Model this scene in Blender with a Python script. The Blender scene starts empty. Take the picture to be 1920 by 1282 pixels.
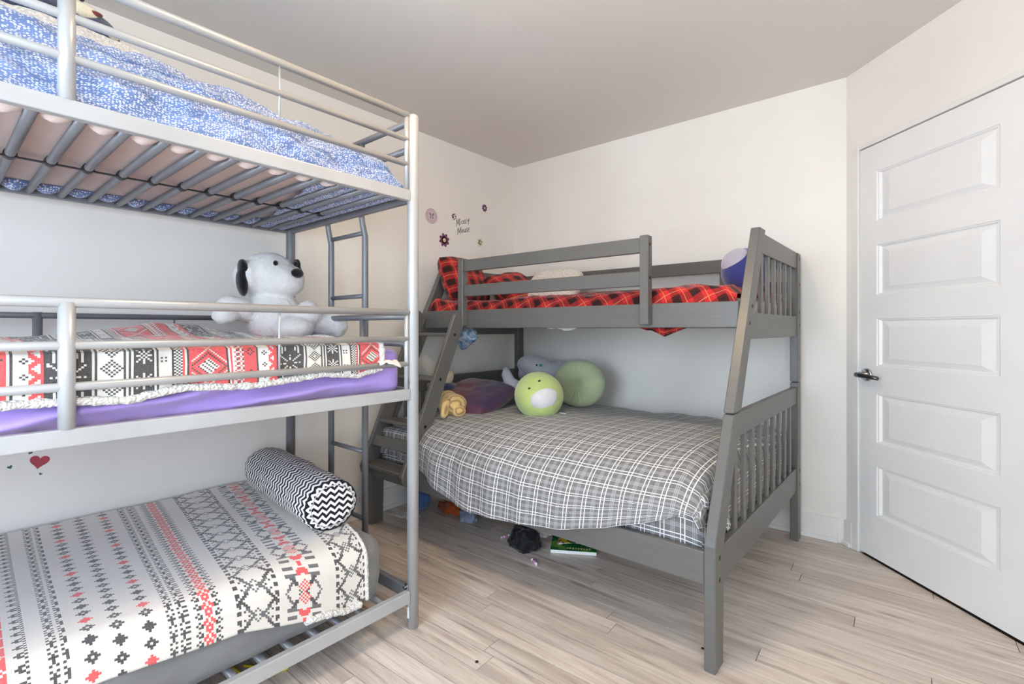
import bpy, bmesh, math, random
import numpy as np
from mathutils import Vector, Matrix, noise

# ------------------------------------------------------------------ camera, sky, exposure
sc = bpy.context.scene
col = sc.collection
FPX, Y0, YAW, CAMH = 928.13, 616.0, 40.08, 1.15
cam_d = bpy.data.cameras.new('camera')
cam = bpy.data.objects.new('camera', cam_d)
col.objects.link(cam)
cam.location = (0, 0, CAMH)
cam.rotation_euler = (math.pi / 2, 0, math.radians(YAW))
cam_d.sensor_fit = 'HORIZONTAL'
cam_d.sensor_width = 36.0
cam_d.lens = FPX / 1920 * 36.0
cam_d.shift_y = -(641 - Y0) / 1920
cam_d.clip_start = 0.02
sc.camera = cam
w = bpy.data.worlds.new('sky'); sc.world = w; w.use_nodes = True
bg = w.node_tree.nodes['Background']
bg.inputs[0].default_value = (0.70, 0.84, 1.0, 1)
bg.inputs[1].default_value = 23.0
LAMP_STRENGTH = 84.0
sc.cycles.max_bounces = 16
sc.cycles.diffuse_bounces = 10
sc.view_settings.view_transform = 'Standard'
sc.view_settings.look = 'None'
sc.view_settings.exposure = -0.40
sc.view_settings.gamma = 1.0
sc.view_settings.use_curve_mapping = False

# room numbers
XL, YW, H = -2.65, 3.169, 2.49
XR, YB = 0.9, -1.5
S2 = math.sqrt(0.5)
WIN = (-1.45, 0.05, 0.6, 1.95)         # rear window x0,x1,z0,z1
FILL_WIN = (-1.2, -0.40, 0.65, 2.0)       # unseen right wall window added for fill light: y0,y1,z0,z1

# daylight enters through the window opening
def portal(loc, rot, sx, sy):
    d = bpy.data.lights.new('window_portal', 'AREA'); d.shape = 'RECTANGLE'; d.size = sx; d.size_y = sy
    d.cycles.is_portal = True
    o = bpy.data.objects.new('window_portal', d); col.objects.link(o); o.location = loc; o.rotation_euler = rot
portal(((WIN[0] + WIN[1]) / 2, YB - 0.1, (WIN[2] + WIN[3]) / 2), (math.pi / 2, 0, 0), WIN[1] - WIN[0], WIN[3] - WIN[2])
portal((XR + 0.1, (FILL_WIN[0] + FILL_WIN[1]) / 2, (FILL_WIN[2] + FILL_WIN[3]) / 2), (math.pi / 2, 0, math.pi / 2), FILL_WIN[1] - FILL_WIN[0], FILL_WIN[3] - FILL_WIN[2])

# ------------------------------------------------------------------ helpers
random.seed(7)
ORG = {}
def lin(c):
    out = []
    for v in c:
        v = v / 255.0
        out.append(v / 12.92 if v <= 0.04045 else ((v + 0.055) / 1.055) ** 2.4)
    return out
def rgba(c): return (*lin(c), 1.0)

def tag(o, label=None, cat=None, group=None, kind=None):
    if label: o['label'] = label
    if cat: o['category'] = cat
    if group: o['group'] = group
    if kind: o['kind'] = kind
    return o
def thing(name, label, cat, loc, group=None):
    o = bpy.data.objects.new(name, None); col.objects.link(o)
    o.location = loc; o.empty_display_size = 0.05
    ORG[o.name] = Vector(loc)
    return tag(o, label, cat, group)
def link_mesh(name, me, mat, parent, origin):
    o = bpy.data.objects.new(name, me); col.objects.link(o)
    if mat:
        for m in (mat if isinstance(mat, (list, tuple)) else [mat]): me.materials.append(m)
    if parent is not None: o.parent = parent
    else: o.location = origin
    ORG[o.name] = Vector(origin)
    return o
def finish(name, me, mat, parent, smooth):
    n = len(me.vertices)
    co = np.empty(n * 3, np.float32); me.vertices.foreach_get('co', co); co = co.reshape(-1, 3)
    if parent is not None: org = ORG[parent.name]
    else:
        lo, hi = co.min(0), co.max(0); org = Vector(((lo[0] + hi[0]) / 2, (lo[1] + hi[1]) / 2, lo[2]))
    co = co - np.array(org, np.float32)
    me.vertices.foreach_set('co', co.ravel())
    if smooth: me.polygons.foreach_set('use_smooth', [True] * len(me.polygons))
    me.update()
    return link_mesh(name, me, mat, parent, org)
def obj(name, bm, mat, parent=None, smooth=False):
    me = bpy.data.meshes.new(name)
    bmesh.ops.recalc_face_normals(bm, faces=bm.faces[:])
    bm.to_mesh(me); bm.free()
    return finish(name, me, mat, parent, smooth)
def B(): return bmesh.new()
def bev(bm, verts, off, seg=1):
    if off <= 0: return
    es = {e for v in verts for e in v.link_edges}
    bmesh.ops.bevel(bm, geom=list(es), offset=off, segments=seg, profile=0.5, affect='EDGES')
def box(bm, x0, x1, y0, y1, z0, z1, b=0.0, seg=1):
    vs = [bm.verts.new(p) for p in ((x0, y0, z0), (x1, y0, z0), (x1, y1, z0), (x0, y1, z0), (x0, y0, z1), (x1, y0, z1), (x1, y1, z1), (x0, y1, z1))]
    for f in ((0, 3, 2, 1), (4, 5, 6, 7), (0, 1, 5, 4), (1, 2, 6, 5), (2, 3, 7, 6), (3, 0, 4, 7)):
        bm.faces.new([vs[i] for i in f])
    bev(bm, vs, b, seg)
    return bm
def obox(bm, c, ax, ay, az, sx, sy, sz, b=0.0):
    c = Vector(c); ax, ay, az = Vector(ax), Vector(ay), Vector(az)
    vs = []
    for kz in (-.5, .5):
        for kx, ky in ((-.5, -.5), (.5, -.5), (.5, .5), (-.5, .5)):
            vs.append(bm.verts.new(c + ax * kx * sx + ay * ky * sy + az * kz * sz))
    for f in ((0, 3, 2, 1), (4, 5, 6, 7), (0, 1, 5, 4), (1, 2, 6, 5), (2, 3, 7, 6), (3, 0, 4, 7)):
        bm.faces.new([vs[i] for i in f])
    bev(bm, vs, b)
    return bm
def prism_x(bm, poly, x0, x1, b=0.0):      # poly of (y, z)
    a = [bm.verts.new((x0, y, z)) for y, z in poly]; c = [bm.verts.new((x1, y, z)) for y, z in poly]
    bm.faces.new(a); bm.faces.new(c[::-1])
    n = len(poly)
    for i in range(n): bm.faces.new((a[i], c[i], c[(i + 1) % n], a[(i + 1) % n]))
    bev(bm, a + c, b)
    return bm
def tube(bm, pts, r, n=12, cap=True, closed=False):
    pts = [Vector(p) for p in pts]
    rr = r if isinstance(r, (list, tuple)) else [r] * len(pts)
    rings = []; up = None; m = len(pts)
    for i, p in enumerate(pts):
        if closed: t = (pts[(i + 1) % m] - pts[(i - 1) % m]).normalized()
        else: t = (pts[min(i + 1, m - 1)] - pts[max(i - 1, 0)]).normalized()
        if up is None: up = t.orthogonal().normalized()
        up = (up - t * up.dot(t)).normalized(); s = t.cross(up)
        rings.append([bm.verts.new(p + (up * math.cos(2 * math.pi * k / n) + s * math.sin(2 * math.pi * k / n)) * rr[i]) for k in range(n)])
    for i in range(m if closed else m - 1):
        a, c = rings[i], rings[(i + 1) % m]
        for k in range(n): bm.faces.new((a[k], a[(k + 1) % n], c[(k + 1) % n], c[k]))
    if cap and not closed: bm.faces.new(rings[0][::-1]); bm.faces.new(rings[-1])
    return bm
def disc(bm, c, nrm, r, th, n=20):
    c = Vector(c); nrm = Vector(nrm).normalized()
    return tube(bm, [c, c + nrm * th], r, n)
def lathe(bm, prof, c, axis=(0, 0, 1), n=28):
    c = Vector(c); t = Vector(axis).normalized(); u = t.orthogonal().normalized(); s = t.cross(u); rings = []
    for r, h in prof:
        rings.append([bm.verts.new(c + t * h + (u * math.cos(2 * math.pi * k / n) + s * math.sin(2 * math.pi * k / n)) * max(r, 1e-5)) for k in range(n)])
    for i in range(len(rings) - 1):
        a, d = rings[i], rings[i + 1]
        for k in range(n): bm.faces.new((a[k], a[(k + 1) % n], d[(k + 1) % n], d[k]))
    bmesh.ops.remove_doubles(bm, verts=bm.verts[:], dist=1e-4)
    return bm
def ell(bm, c, r, rot=None, sub=3):
    res = bmesh.ops.create_icosphere(bm, subdivisions=sub, radius=1.0)
    M = Matrix.Translation(Vector(c)) @ (rot.to_4x4() if rot else Matrix.Identity(4)) @ Matrix.Diagonal((*r, 1.0))
    bmesh.ops.transform(bm, matrix=M, verts=res['verts'])
    return bm
def eul(x=0, y=0, z=0):
    return (Matrix.Rotation(math.radians(z), 3, 'Z') @ Matrix.Rotation(math.radians(y), 3, 'Y') @ Matrix.Rotation(math.radians(x), 3, 'X'))
def nz(x, y, z=0.0, o=3): return noise.fractal((x, y, z), 1.0, 2.0, o)
def ip(x, xs, ys): return float(np.interp(x, xs, ys))
def grid(name, us, vs, fn, mat, parent=None, uvfn=None, smooth=True, wrap_v=False, thick=0.0, colfn=None, cell=None):
    nu, nv = len(us), len(vs)
    V = [fn(u, v) for u in us for v in vs]
    F = []; jm = nv if wrap_v else nv - 1
    for i in range(nu - 1):
        for j in range(jm):
            j2 = (j + 1) % nv
            F.append((i * nv + j, (i + 1) * nv + j, (i + 1) * nv + j2, i * nv + j2))
    me = bpy.data.meshes.new(name); me.from_pydata([tuple(p) for p in V], [], F)
    uvl = me.uv_layers.new(name='UVMap')
    UV = []
    vext = list(vs) + [vs[-1] + (vs[-1] - vs[-2])] if wrap_v else vs
    for i in range(nu - 1):
        for j in range(jm):
            for a, b_ in ((i, j), (i + 1, j), (i + 1, j + 1), (i, j + 1)):
                q = (us[a], vext[b_])
                if uvfn: q = uvfn(*q)
                UV += [q[0], q[1]]
    uvl.data.foreach_set('uv', UV)
    if colfn:
        at = me.color_attributes.new('pattern', 'FLOAT_COLOR', 'CORNER')
        buf = []
        for i in range(nu - 1):
            for j in range(jm):
                c = colfn((us[i] + us[i + 1]) / 2, (vs[j] + vs[min(j + 1, nv - 1)]) / 2, i, j)
                buf += list(c) * 4
        at.data.foreach_set('color', buf)
    o = finish(name, me, mat, parent, smooth)
    if thick:
        m = o.modifiers.new('thickness', 'SOLIDIFY'); m.thickness = thick; m.offset = -1
    return o
def lsp(a, b, n): return [a + (b - a) * i / (n - 1) for i in range(n)]
def path_fn(pts):                          # arc-length parametrised polyline, smoothed by caller
    pts = [Vector(p) for p in pts]; L = [0]
    for i in range(1, len(pts)): L.append(L[-1] + (pts[i] - pts[i - 1]).length)
    return pts, L

# ------------------------------------------------------------------ materials
class NT:
    def __init__(s, name):
        s.m = bpy.data.materials.new(name); s.m.use_nodes = True; s.t = s.m.node_tree
        s.p = s.t.nodes['Principled BSDF']; s.out = s.t.nodes['Material Output']
    def n(s, typ, **kw):
        x = s.t.nodes.new(typ)
        for k, v in kw.items(): setattr(x, k, v)
        return x
    def l(s, a, b): s.t.links.new(a, b)
    def put(s, sock, v):
        if hasattr(v, 'is_linked'): s.l(v, sock)
        else: sock.default_value = v
    def math(s, op, a, b=0.0, c=None):
        x = s.n('ShaderNodeMath', operation=op); s.put(x.inputs[0], a); s.put(x.inputs[1], b)
        if c is not None: s.put(x.inputs[2], c)
        return x.outputs[0]
    def mix(s, f, a, b, mode='MIX'):
        x = s.n('ShaderNodeMix', data_type='RGBA', blend_type=mode); s.put(x.inputs[0], f); s.put(x.inputs[6], a); s.put(x.inputs[7], b)
        return x.outputs[2]
    def coord(s, kind='Object', scale=None, rot=None):
        tc = s.n('ShaderNodeTexCoord'); o = tc.outputs[kind]
        if scale or rot:
            mp = s.n('ShaderNodeMapping'); s.l(o, mp.inputs[0])
            if scale: mp.inputs['Scale'].default_value = scale
            if rot: mp.inputs['Rotation'].default_value = rot
            o = mp.outputs[0]
        return o
    def noise(s, vec, scale, detail=4.0, rough=0.5, dist=0.0):
        x = s.n('ShaderNodeTexNoise'); s.l(vec, x.inputs['Vector']); x.inputs['Scale'].default_value = scale
        x.inputs['Detail'].default_value = detail; x.inputs['Roughness'].default_value = rough; x.inputs['Distortion'].default_value = dist
        return x.outputs['Fac']
    def vor(s, vec, scale, feat='F1'):
        x = s.n('ShaderNodeTexVoronoi', feature=feat); s.l(vec, x.inputs['Vector']); x.inputs['Scale'].default_value = scale
        return x.outputs['Distance']
    def ramp(s, f, stops):
        x = s.n('ShaderNodeValToRGB'); s.l(f, x.inputs[0]); e = x.color_ramp.elements
        while len(e) < len(stops): e.new(0.5)
        for i, (p, c) in enumerate(stops): e[i].position = p; e[i].color = rgba(c) if max(c) > 1.0 else (*c, 1)
        return x.outputs[0]
    def bump(s, h, strength, dist=0.01):
        x = s.n('ShaderNodeBump'); x.inputs['Strength'].default_value = strength; x.inputs['Distance'].default_value = dist
        s.l(h, x.inputs['Height']); s.l(x.outputs[0], s.p.inputs['Normal'])
    def base(s, v, rough=0.6, metal=0.0, spec=0.5, sheen=0.0):
        s.put(s.p.inputs['Base Color'], v); s.p.inputs['Roughness'].default_value = rough; s.p.inputs['Metallic'].default_value = metal
        s.p.inputs['Specular IOR Level'].default_value = spec
        if sheen: s.p.inputs['Sheen Weight'].default_value = sheen; s.p.inputs['Sheen Roughness'].default_value = 0.5
        return s.m

def paint(name, c, rough=0.5, var=0.06, scale=2.0, bump=0.0, bscale=200, metal=0.0, spec=0.5):
    t = NT(name); v = t.coord('Object')
    f = t.noise(v, scale, 4)
    c2 = tuple(max(0, k * (1 - var)) for k in c)
    colr = t.ramp(f, [(0.35, c2), (0.62, c)])
    if bump: t.bump(t.noise(v, bscale, 2), bump, 0.002)
    return t.base(colr, rough, metal, spec)
def fabric(name, c, var=0.1, scale=6, weave=900, bump=0.25, rough=0.9, sheen=0.2):
    t = NT(name); v = t.coord('Object')
    f = t.noise(v, scale, 5)
    c2 = tuple(k * (1 - var) for k in c)
    t.bump(t.noise(v, weave, 2), bump, 0.003)
    return t.base(t.ramp(f, [(0.3, c2), (0.7, c)]), rough, 0, 0.2, sheen)
def plush_mat(name, c, var=0.12, scale=14, fur=160, bump=0.6):
    t = NT(name); v = t.coord('Object')
    f = t.noise(v, scale, 5, 0.6); g = t.noise(v, fur, 4, 0.7)
    c2 = tuple(k * (1 - var) for k in c)
    mixf = t.math('MULTIPLY_ADD', g, 0.4, t.math('MULTIPLY', f, 0.6))
    t.bump(g, bump, 0.008)
    return t.base(t.ramp(mixf, [(0.35, c2), (0.6, c)]), 0.95, 0, 0.1, 0.5)

# bands on a coordinate: 1 inside the band centred at c of width w, period p (metres)
def band(t, x, p, c, w):
    a = t.math('FRACT', t.math('ADD', t.math('DIVIDE', x, p), 0.5 - c / p + 100.0))
    return t.math('LESS_THAN', t.math('ABSOLUTE', t.math('SUBTRACT', a, 0.5)), w / (2 * p))

M = {}
M['wall'] = paint('wall_paint', (241, 237, 230), 0.62, 0.03, 1.3, 0.08, 260)
M['ceiling'] = paint('ceiling_paint', (226, 222, 216), 0.8, 0.02, 0.8, 0.05, 200)
M['trim'] = paint('trim_paint', (237, 235, 231), 0.4, 0.03, 3)
M['door'] = paint('door_paint', (237, 237, 236), 0.38, 0.02, 3, 0.03, 300)
M['chrome'] = paint('satin_chrome', (190, 190, 192), 0.22, 0.1, 10, metal=1.0)
M['chrome_dark'] = paint('shaded_steel', (95, 95, 98), 0.3, 0.1, 10, metal=0.9)
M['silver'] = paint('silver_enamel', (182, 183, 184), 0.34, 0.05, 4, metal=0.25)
M['silver_shaded'] = paint('shaded_silver_enamel', (128, 129, 134), 0.40, 0.08, 4, metal=0.25)  # same silver with shade put into the colour: slats, ladder, rear frame
M['black_plastic'] = paint('black_plastic', (28, 28, 34), 0.5, 0.2, 30)
M['label'] = paint('label_paper', (232, 236, 240), 0.6, 0.05, 60)
M['brass'] = paint('dark_screw', (45, 40, 36), 0.45, 0.2, 40, metal=0.6)

def wood_paint():
    t = NT('grey_stained_wood'); v = t.coord('Object', (14, 14, 3))
    g = t.noise(t.coord('Object', (3.0, 2.6, 60)), 2.0, 5, 0.6, 0.4)
    n2 = t.noise(t.coord('Object'), 5.0, 5, 0.6)
    c = t.ramp(g, [(0.3, (97, 96, 93)), (0.7, (103, 102, 99))])
    chips = t.math('GREATER_THAN', t.noise(t.coord('Object'), 38.0, 2, 0.5), 0.80)
    c = t.mix(t.math('MULTIPLY', chips, 0.5), c, rgba((178, 168, 150)))
    c = t.mix(t.math('MULTIPLY', n2, 0.25), c, rgba((92, 92, 92)))
    t.bump(g, 0.06, 0.002)
    return t.base(c, 0.36, 0, 0.5)
M['gwood'] = wood_paint()

def plank_mat():
    t = NT('oak_laminate')
    geo = t.n('ShaderNodeNewGeometry'); oi = t.n('ShaderNodeObjectInfo')
    sep = t.n('ShaderNodeSeparateXYZ'); t.l(geo.outputs['Position'], sep.inputs[0])
    rnd = t.math('MULTIPLY', oi.outputs['Random'], 37.0)
    x = t.math('ADD', sep.outputs[0], rnd); y = t.math('ADD', sep.outputs[1], t.math('MULTIPLY', rnd, 1.7))
    def vec(sx, sy):
        c = t.n('ShaderNodeCombineXYZ'); t.put(c.inputs[0], t.math('MULTIPLY', x, sx)); t.put(c.inputs[1], t.math('MULTIPLY', y, sy)); t.put(c.inputs[2], rnd)
        return c.outputs[0]
    grain = t.noise(vec(2.2, 46), 1.0, 6, 0.65, 0.8)
    broad = t.noise(vec(1.1, 9), 1.0, 3, 0.5, 0.5)
    fine = t.noise(vec(9, 260), 1.0, 3, 0.6)
    kn = t.vor(vec(2.3, 9.5), 1.0)
    knot = t.math('SUBTRACT', 1.0, t.math('SMOOTH_MIN', t.math('MULTIPLY', kn, 5.5), 1.0, 0.1))
    knot = t.math('MAXIMUM', knot, 0.0)
    c = t.ramp(grain, [(0.28, (150, 134, 124)), (0.44, (208, 194, 182)), (0.68, (232, 221, 210))])
    c = t.mix(t.math('MULTIPLY', t.math('GREATER_THAN', broad, 0.56), 0.0), c, rgba((150, 130, 116)))
    c = t.mix(t.ramp(broad, [(0.42, (0, 0, 0)), (0.75, (0.55, 0.55, 0.55))]), c, rgba((150, 132, 120)))
    c = t.mix(t.math('MULTIPLY', knot, 0.75), c, rgba((112, 92, 80)))
    c = t.mix(t.math('MULTIPLY', t.math('GREATER_THAN', fine, 0.6), 0.16), c, rgba((120, 104, 94)))
    tone = t.math('MULTIPLY_ADD', oi.outputs['Random'], 0.12, 0.95)
    hs = t.n('ShaderNodeHueSaturation'); t.l(c, hs.inputs['Color']); t.l(tone, hs.inputs['Value'])
    t.bump(grain, 0.08, 0.002)
    return t.base(hs.outputs[0], 0.34, 0, 0.45)
M['plank'] = plank_mat()
M['sub'] = paint('seam_dark', (82, 70, 60), 0.8)

def plaid_grey():
    t = NT('grey_plaid_cotton'); uv = t.n('ShaderNodeUVMap'); sp = t.n('ShaderNodeSeparateXYZ'); t.l(uv.outputs[0], sp.inputs[0])
    x, y = sp.outputs[0], sp.outputs[1]
    n = t.noise(t.coord('Object'), 900, 2)
    c = t.ramp(n, [(0.3, (106, 105, 104)), (0.7, (130, 129, 128))])
    def lines(q):
        P = 0.076
        a = t.math('MAXIMUM', band(t, q, P, 0.009, 0.0034), band(t, q, P, 0.024, 0.0034))
        b = t.math('MAXIMUM', band(t, q, P, 0.050, 0.0018), t.math('MAXIMUM', band(t, q, P, 0.056, 0.0018), band(t, q, P, 0.062, 0.0018)))
        wde = band(t, q, P, 0.056, 0.017)
        return a, b, wde
    ax, bx, wx = lines(x); ay, by, wy = lines(y)
    c = t.mix(t.math('MULTIPLY', t.math('ADD', wx, wy), 0.06), c, rgba((190, 190, 190)))
    c = t.mix(t.math('MULTIPLY', t.math('MAXIMUM', bx, by), 0.6), c, rgba((205, 205, 205)))
    c = t.mix(t.math('MULTIPLY', t.math('MAXIMUM', ax, ay), 0.95), c, rgba((242, 241, 240)))
    t.bump(t.noise(t.coord('Object'), 1200, 2), 0.2, 0.002)
    return t.base(c, 0.9, 0, 0.15, 0.15)
M['plaid'] = plaid_grey()
def plaid_red():
    t = NT('red_tartan_flannel'); uv = t.n('ShaderNodeUVMap'); sp = t.n('ShaderNodeSeparateXYZ'); t.l(uv.outputs[0], sp.inputs[0])
    x, y = sp.outputs[0], sp.outputs[1]; P = 0.085
    c = rgba((192, 46, 46))
    bx = t.math('MAXIMUM', band(t, x, P, 0.020, 0.033), band(t, x, P, 0.040, 0.006))
    by = t.math('MAXIMUM', band(t, y, P, 0.020, 0.033), band(t, y, P, 0.040, 0.006))
    d = t.math('MULTIPLY', t.math('ADD', bx, by), 0.5)
    c = t.mix(t.math('MULTIPLY', d, 0.95), c, rgba((24, 28, 26)))
    ln = t.math('MAXIMUM', band(t, x, P, 0.062, 0.0025), band(t, y, P, 0.062, 0.0025))
    c = t.mix(t.math('MULTIPLY', ln, 0.55), c, rgba((225, 170, 120)))
    t.bump(t.noise(t.coord('Object'), 800, 2), 0.2, 0.002)
    return t.base(c, 0.9, 0, 0.15, 0.15)
M['tartan'] = plaid_red()
def blue_dots():
    t = NT('blue_dotted_cotton'); v = t.coord('UV')
    mp = t.n('ShaderNodeMapping'); t.l(v, mp.inputs[0])
    vx = t.n('ShaderNodeTexVoronoi'); t.l(mp.outputs[0], vx.inputs['Vector']); vx.inputs['Scale'].default_value = 140.0; vx.inputs['Randomness'].default_value = 0.55; d = vx.outputs['Distance']
    dot = t.math('LESS_THAN', d, 0.40)
    base = t.ramp(t.noise(t.coord('Object'), 5, 3), [(0.3, (106, 128, 178)), (0.7, (122, 144, 190))])
    c = t.mix(t.math('MULTIPLY', dot, 0.92), base, rgba((236, 239, 246)))
    t.bump(t.noise(t.coord('Object'), 1000, 2), 0.15, 0.002)
    return t.base(c, 0.85, 0, 0.2, 0.2)
M['bluedot'] = blue_dots()
M['purple'] = fabric('purple_jersey', (170, 146, 214), 0.06, 3, 900, 0.1, 0.75, 0.3)
M['greycover'] = fabric('grey_vinyl_cover', (128, 128, 128), 0.12, 4, 400, 0.1, 0.5)
M['pinkunder'] = fabric('blush_mattress_ticking', (233, 216, 210), 0.06, 3, 400, 0.2, 0.9)
M['pinksheer'] = fabric('blush_sheer', (240, 224, 218), 0.04, 3, 500, 0.1, 0.7)
def sherpa(name, c):
    t = NT(name); v = t.coord('Object')
    d = t.vor(v, 130); g = t.noise(v, 300, 3)
    h = t.math('MULTIPLY_ADD', g, 0.5, t.math('SUBTRACT', 1.0, d))
    t.bump(h, 0.9, 0.008)
    c2 = tuple(k * 0.86 for k in c)
    return t.base(t.ramp(h, [(0.55, c2), (1.0, c)]), 0.95, 0, 0.1, 0.4)
M['sherpa'] = sherpa('cream_sherpa', (244, 240, 234))
def pattern_mat(name):
    t = NT(name); a = t.n('ShaderNodeAttribute', attribute_name='pattern')
    n = t.noise(t.coord('Object'), 350, 3)
    c = t.mix(t.math('MULTIPLY', n, 0.25), a.outputs['Color'], rgba((205, 200, 194)))
    t.bump(t.noise(t.coord('Object'), 500, 3), 0.35, 0.003)
    return t.base(c, 0.95, 0, 0.1, 0.3)
M['nordic'] = pattern_mat('fleece_nordic_print')
def chevron():
    t = NT('chevron_cotton'); uv = t.n('ShaderNodeUVMap'); sp = t.n('ShaderNodeSeparateXYZ'); t.l(uv.outputs[0], sp.inputs[0])
    x, y = sp.outputs[0], sp.outputs[1]
    zig = t.math('MULTIPLY', t.math('PINGPONG', x, 0.0160), 0.95)
    f = t.math('FRACT', t.math('ADD', t.math('DIVIDE', t.math('ADD', y, zig), 0.0255), 100.0))
    k = t.math('LESS_THAN', f, 0.5)
    c = t.mix(k, rgba((238, 234, 230)), rgba((30, 30, 38)))
    t.bump(t.noise(t.coord('Object'), 900, 2), 0.15, 0.002)
    return t.base(c, 0.85, 0, 0.15, 0.1)
M['chevron'] = chevron()
def ombre():
    t = NT('ombre_satin'); sp = t.n('ShaderNodeSeparateXYZ'); t.l(t.coord('Object'), sp.inputs[0])
    n = t.noise(t.coord('Object'), 4, 3)
    v = t.math('ADD', t.math('MULTIPLY_ADD', sp.outputs[2], 1.6, 0.2), t.math('MULTIPLY', t.math('SUBTRACT', n, 0.5), 0.5))
    v = t.math('ADD', v, t.math('MULTIPLY', sp.outputs[0], 0.75))
    c = t.ramp(v, [(0.12, (122, 80, 88)), (0.34, (118, 72, 78)), (0.44, (100, 56, 70)), (0.56, (66, 50, 88)), (0.8, (50, 44, 80))])
    return t.base(c, 0.55, 0, 0.3, 0.3)
M['ombre'] = ombre()
def cream_print():
    t = NT('cream_printed_cotton'); v = t.coord('Object')
    e = t.vor(v, 60, 'DISTANCE_TO_EDGE')
    c = t.mix(t.math('MULTIPLY', t.math('LESS_THAN', e, 0.07), 0.45), rgba((236, 230, 222)), rgba((150, 145, 140)))
    return t.base(c, 0.9, 0, 0.15, 0.1)
M['creamprint'] = cream_print()
M['fur_white'] = plush_mat('white_fur', (240, 239, 237), 0.08, 12, 140, 0.7)
M['fur_black'] = plush_mat('black_felt', (20, 20, 22), 0.3, 20, 200, 0.4)
M['green'] = plush_mat('lime_plush', (196, 216, 132), 0.10, 9, 220, 0.35)
M['green_stain'] = plush_mat('yellow_stain_plush', (205, 205, 110), 0.1, 9, 220, 0.35)
M['sage'] = plush_mat('sage_plush', (190, 202, 160), 0.10, 7, 220, 0.3)
M['greyplush'] = plush_mat('grey_plush', (192, 192, 198), 0.08, 10, 220, 0.35)
M['whiteplush'] = plush_mat('white_plush', (226, 226, 228), 0.1, 16, 220, 0.4)
M['navyplush'] = plush_mat('navy_plush', (66, 72, 142), 0.15, 8, 220, 0.3)
M['lilac'] = plush_mat('pale_lilac_plush', (196, 192, 208), 0.08, 8, 220, 0.3)
M['slateplush'] = plush_mat('slate_plush', (66, 74, 100), 0.35, 20, 200, 0.5)
M['cream'] = plush_mat('cream_plush', (236, 226, 200), 0.1, 14, 200, 0.5)
M['maroon'] = plush_mat('maroon_felt', (120, 54, 50), 0.2, 30, 200, 0.3)
M['beige'] = plush_mat('beige_plush', (226, 208, 178), 0.15, 14, 170, 0.6)
M['teal'] = plush_mat('teal_felt', (64, 150, 120), 0.2, 30, 200, 0.3)
def tiger_mat():
    t = NT('tiger_striped_plush'); v = t.coord('Object', (1, 1, 1), (0.3, 0.2, 0.4))
    wv = t.n('ShaderNodeTexWave'); t.l(v, wv.inputs['Vector']); wv.inputs['Scale'].default_value = 14; wv.inputs['Distortion'].default_value = 3.5; wv.inputs['Detail'].default_value = 2
    c = t.ramp(wv.outputs['Fac'], [(0.05, (164, 136, 104)), (0.22, (222, 188, 122)), (0.8, (228, 200, 140))])
    t.bump(t.noise(t.coord('Object'), 180, 3), 0.5, 0.006)
    return t.base(c, 0.95, 0, 0.1, 0.3)
M['tiger'] = tiger_mat()
M['black_cloth'] = fabric('black_nylon', (20, 20, 24), 0.4, 9, 500, 0.2, 0.55)
M['bluecloth'] = fabric('blue_cloth', (92, 128, 186), 0.2, 8)
M['orangecloth'] = fabric('orange_cloth', (190, 92, 34), 0.45, 14)
M['greycloth'] = fabric('grey_blue_cloth', (150, 160, 184), 0.2, 14)
M['whitecloth'] = fabric('white_tissue', (232, 228, 222), 0.1, 20)
def bagmat():
    t = NT('blue_clear_plastic'); v = t.coord('Object')
    c = t.ramp(t.noise(v, 25, 4), [(0.35, (70, 110, 150)), (0.62, (196, 212, 226))])
    return t.base(c, 0.2, 0, 0.6)
M['plasticbag'] = bagmat()
def magmat(name, stops, sc_):
    t = NT(name); v = t.coord('Object')
    x = t.n('ShaderNodeTexVoronoi'); t.l(v, x.inputs['Vector']); x.inputs['Scale'].default_value = sc_
    sp = t.n('ShaderNodeSeparateColor'); t.l(x.outputs['Color'], sp.inputs[0])
    return t.base(t.ramp(sp.outputs[0], stops), 0.25, 0, 0.5)
M['magazine'] = magmat('glossy_magazine_print', [(0.1, (40, 90, 50)), (0.35, (222, 218, 214)), (0.5, (190, 120, 90)), (0.7, (90, 60, 110)), (0.9, (216, 180, 60))], 34)
M['greencover'] = magmat('green_book_cover', [(0.1, (22, 92, 48)), (0.6, (38, 120, 58)), (0.9, (96, 150, 50))], 26)
M['paper'] = paint('page_paper', (238, 240, 240), 0.7, 0.04, 80)
M['pinkfoil'] = paint('pink_foil', (236, 170, 214), 0.3, 0.3, 120)
M['yellow'] = paint('yellow_cord', (226, 206, 40), 0.5, 0.1, 40)
M['red_decal'] = paint('red_vinyl', (186, 66, 84), 0.5, 0.12, 18)
M['teal_decal'] = paint('teal_vinyl', (66, 110, 112), 0.5, 0.2, 60)
M['plum'] = paint('plum_vinyl', (122, 58, 104), 0.5, 0.15, 40)
M['pale_yellow'] = paint('pale_yellow_vinyl', (226, 208, 168), 0.5, 0.1, 40)
M['faint_yellow'] = paint('faded_yellow_vinyl', (218, 205, 172), 0.5, 0.08, 60)
M['ink'] = paint('black_vinyl', (40, 36, 34), 0.5, 0.1, 40)
M['pinkdecal'] = paint('faded_pink_vinyl', (196, 160, 170), 0.5, 0.1, 60)
M['palepink'] = paint('pale_pink_vinyl', (222, 204, 208), 0.5, 0.06, 40)
M['greyblue'] = paint('grey_blue_vinyl', (120, 126, 146), 0.5, 0.1, 40)
def lampmat():
    t = NT('lit_opal_glass'); t.p.inputs['Emission Color'].default_value = (1.0, 0.72, 0.42, 1); t.p.inputs['Emission Strength'].default_value = LAMP_STRENGTH
    return t.base(rgba((250, 240, 225)), 0.4)
M['lamp'] = lampmat()
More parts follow.
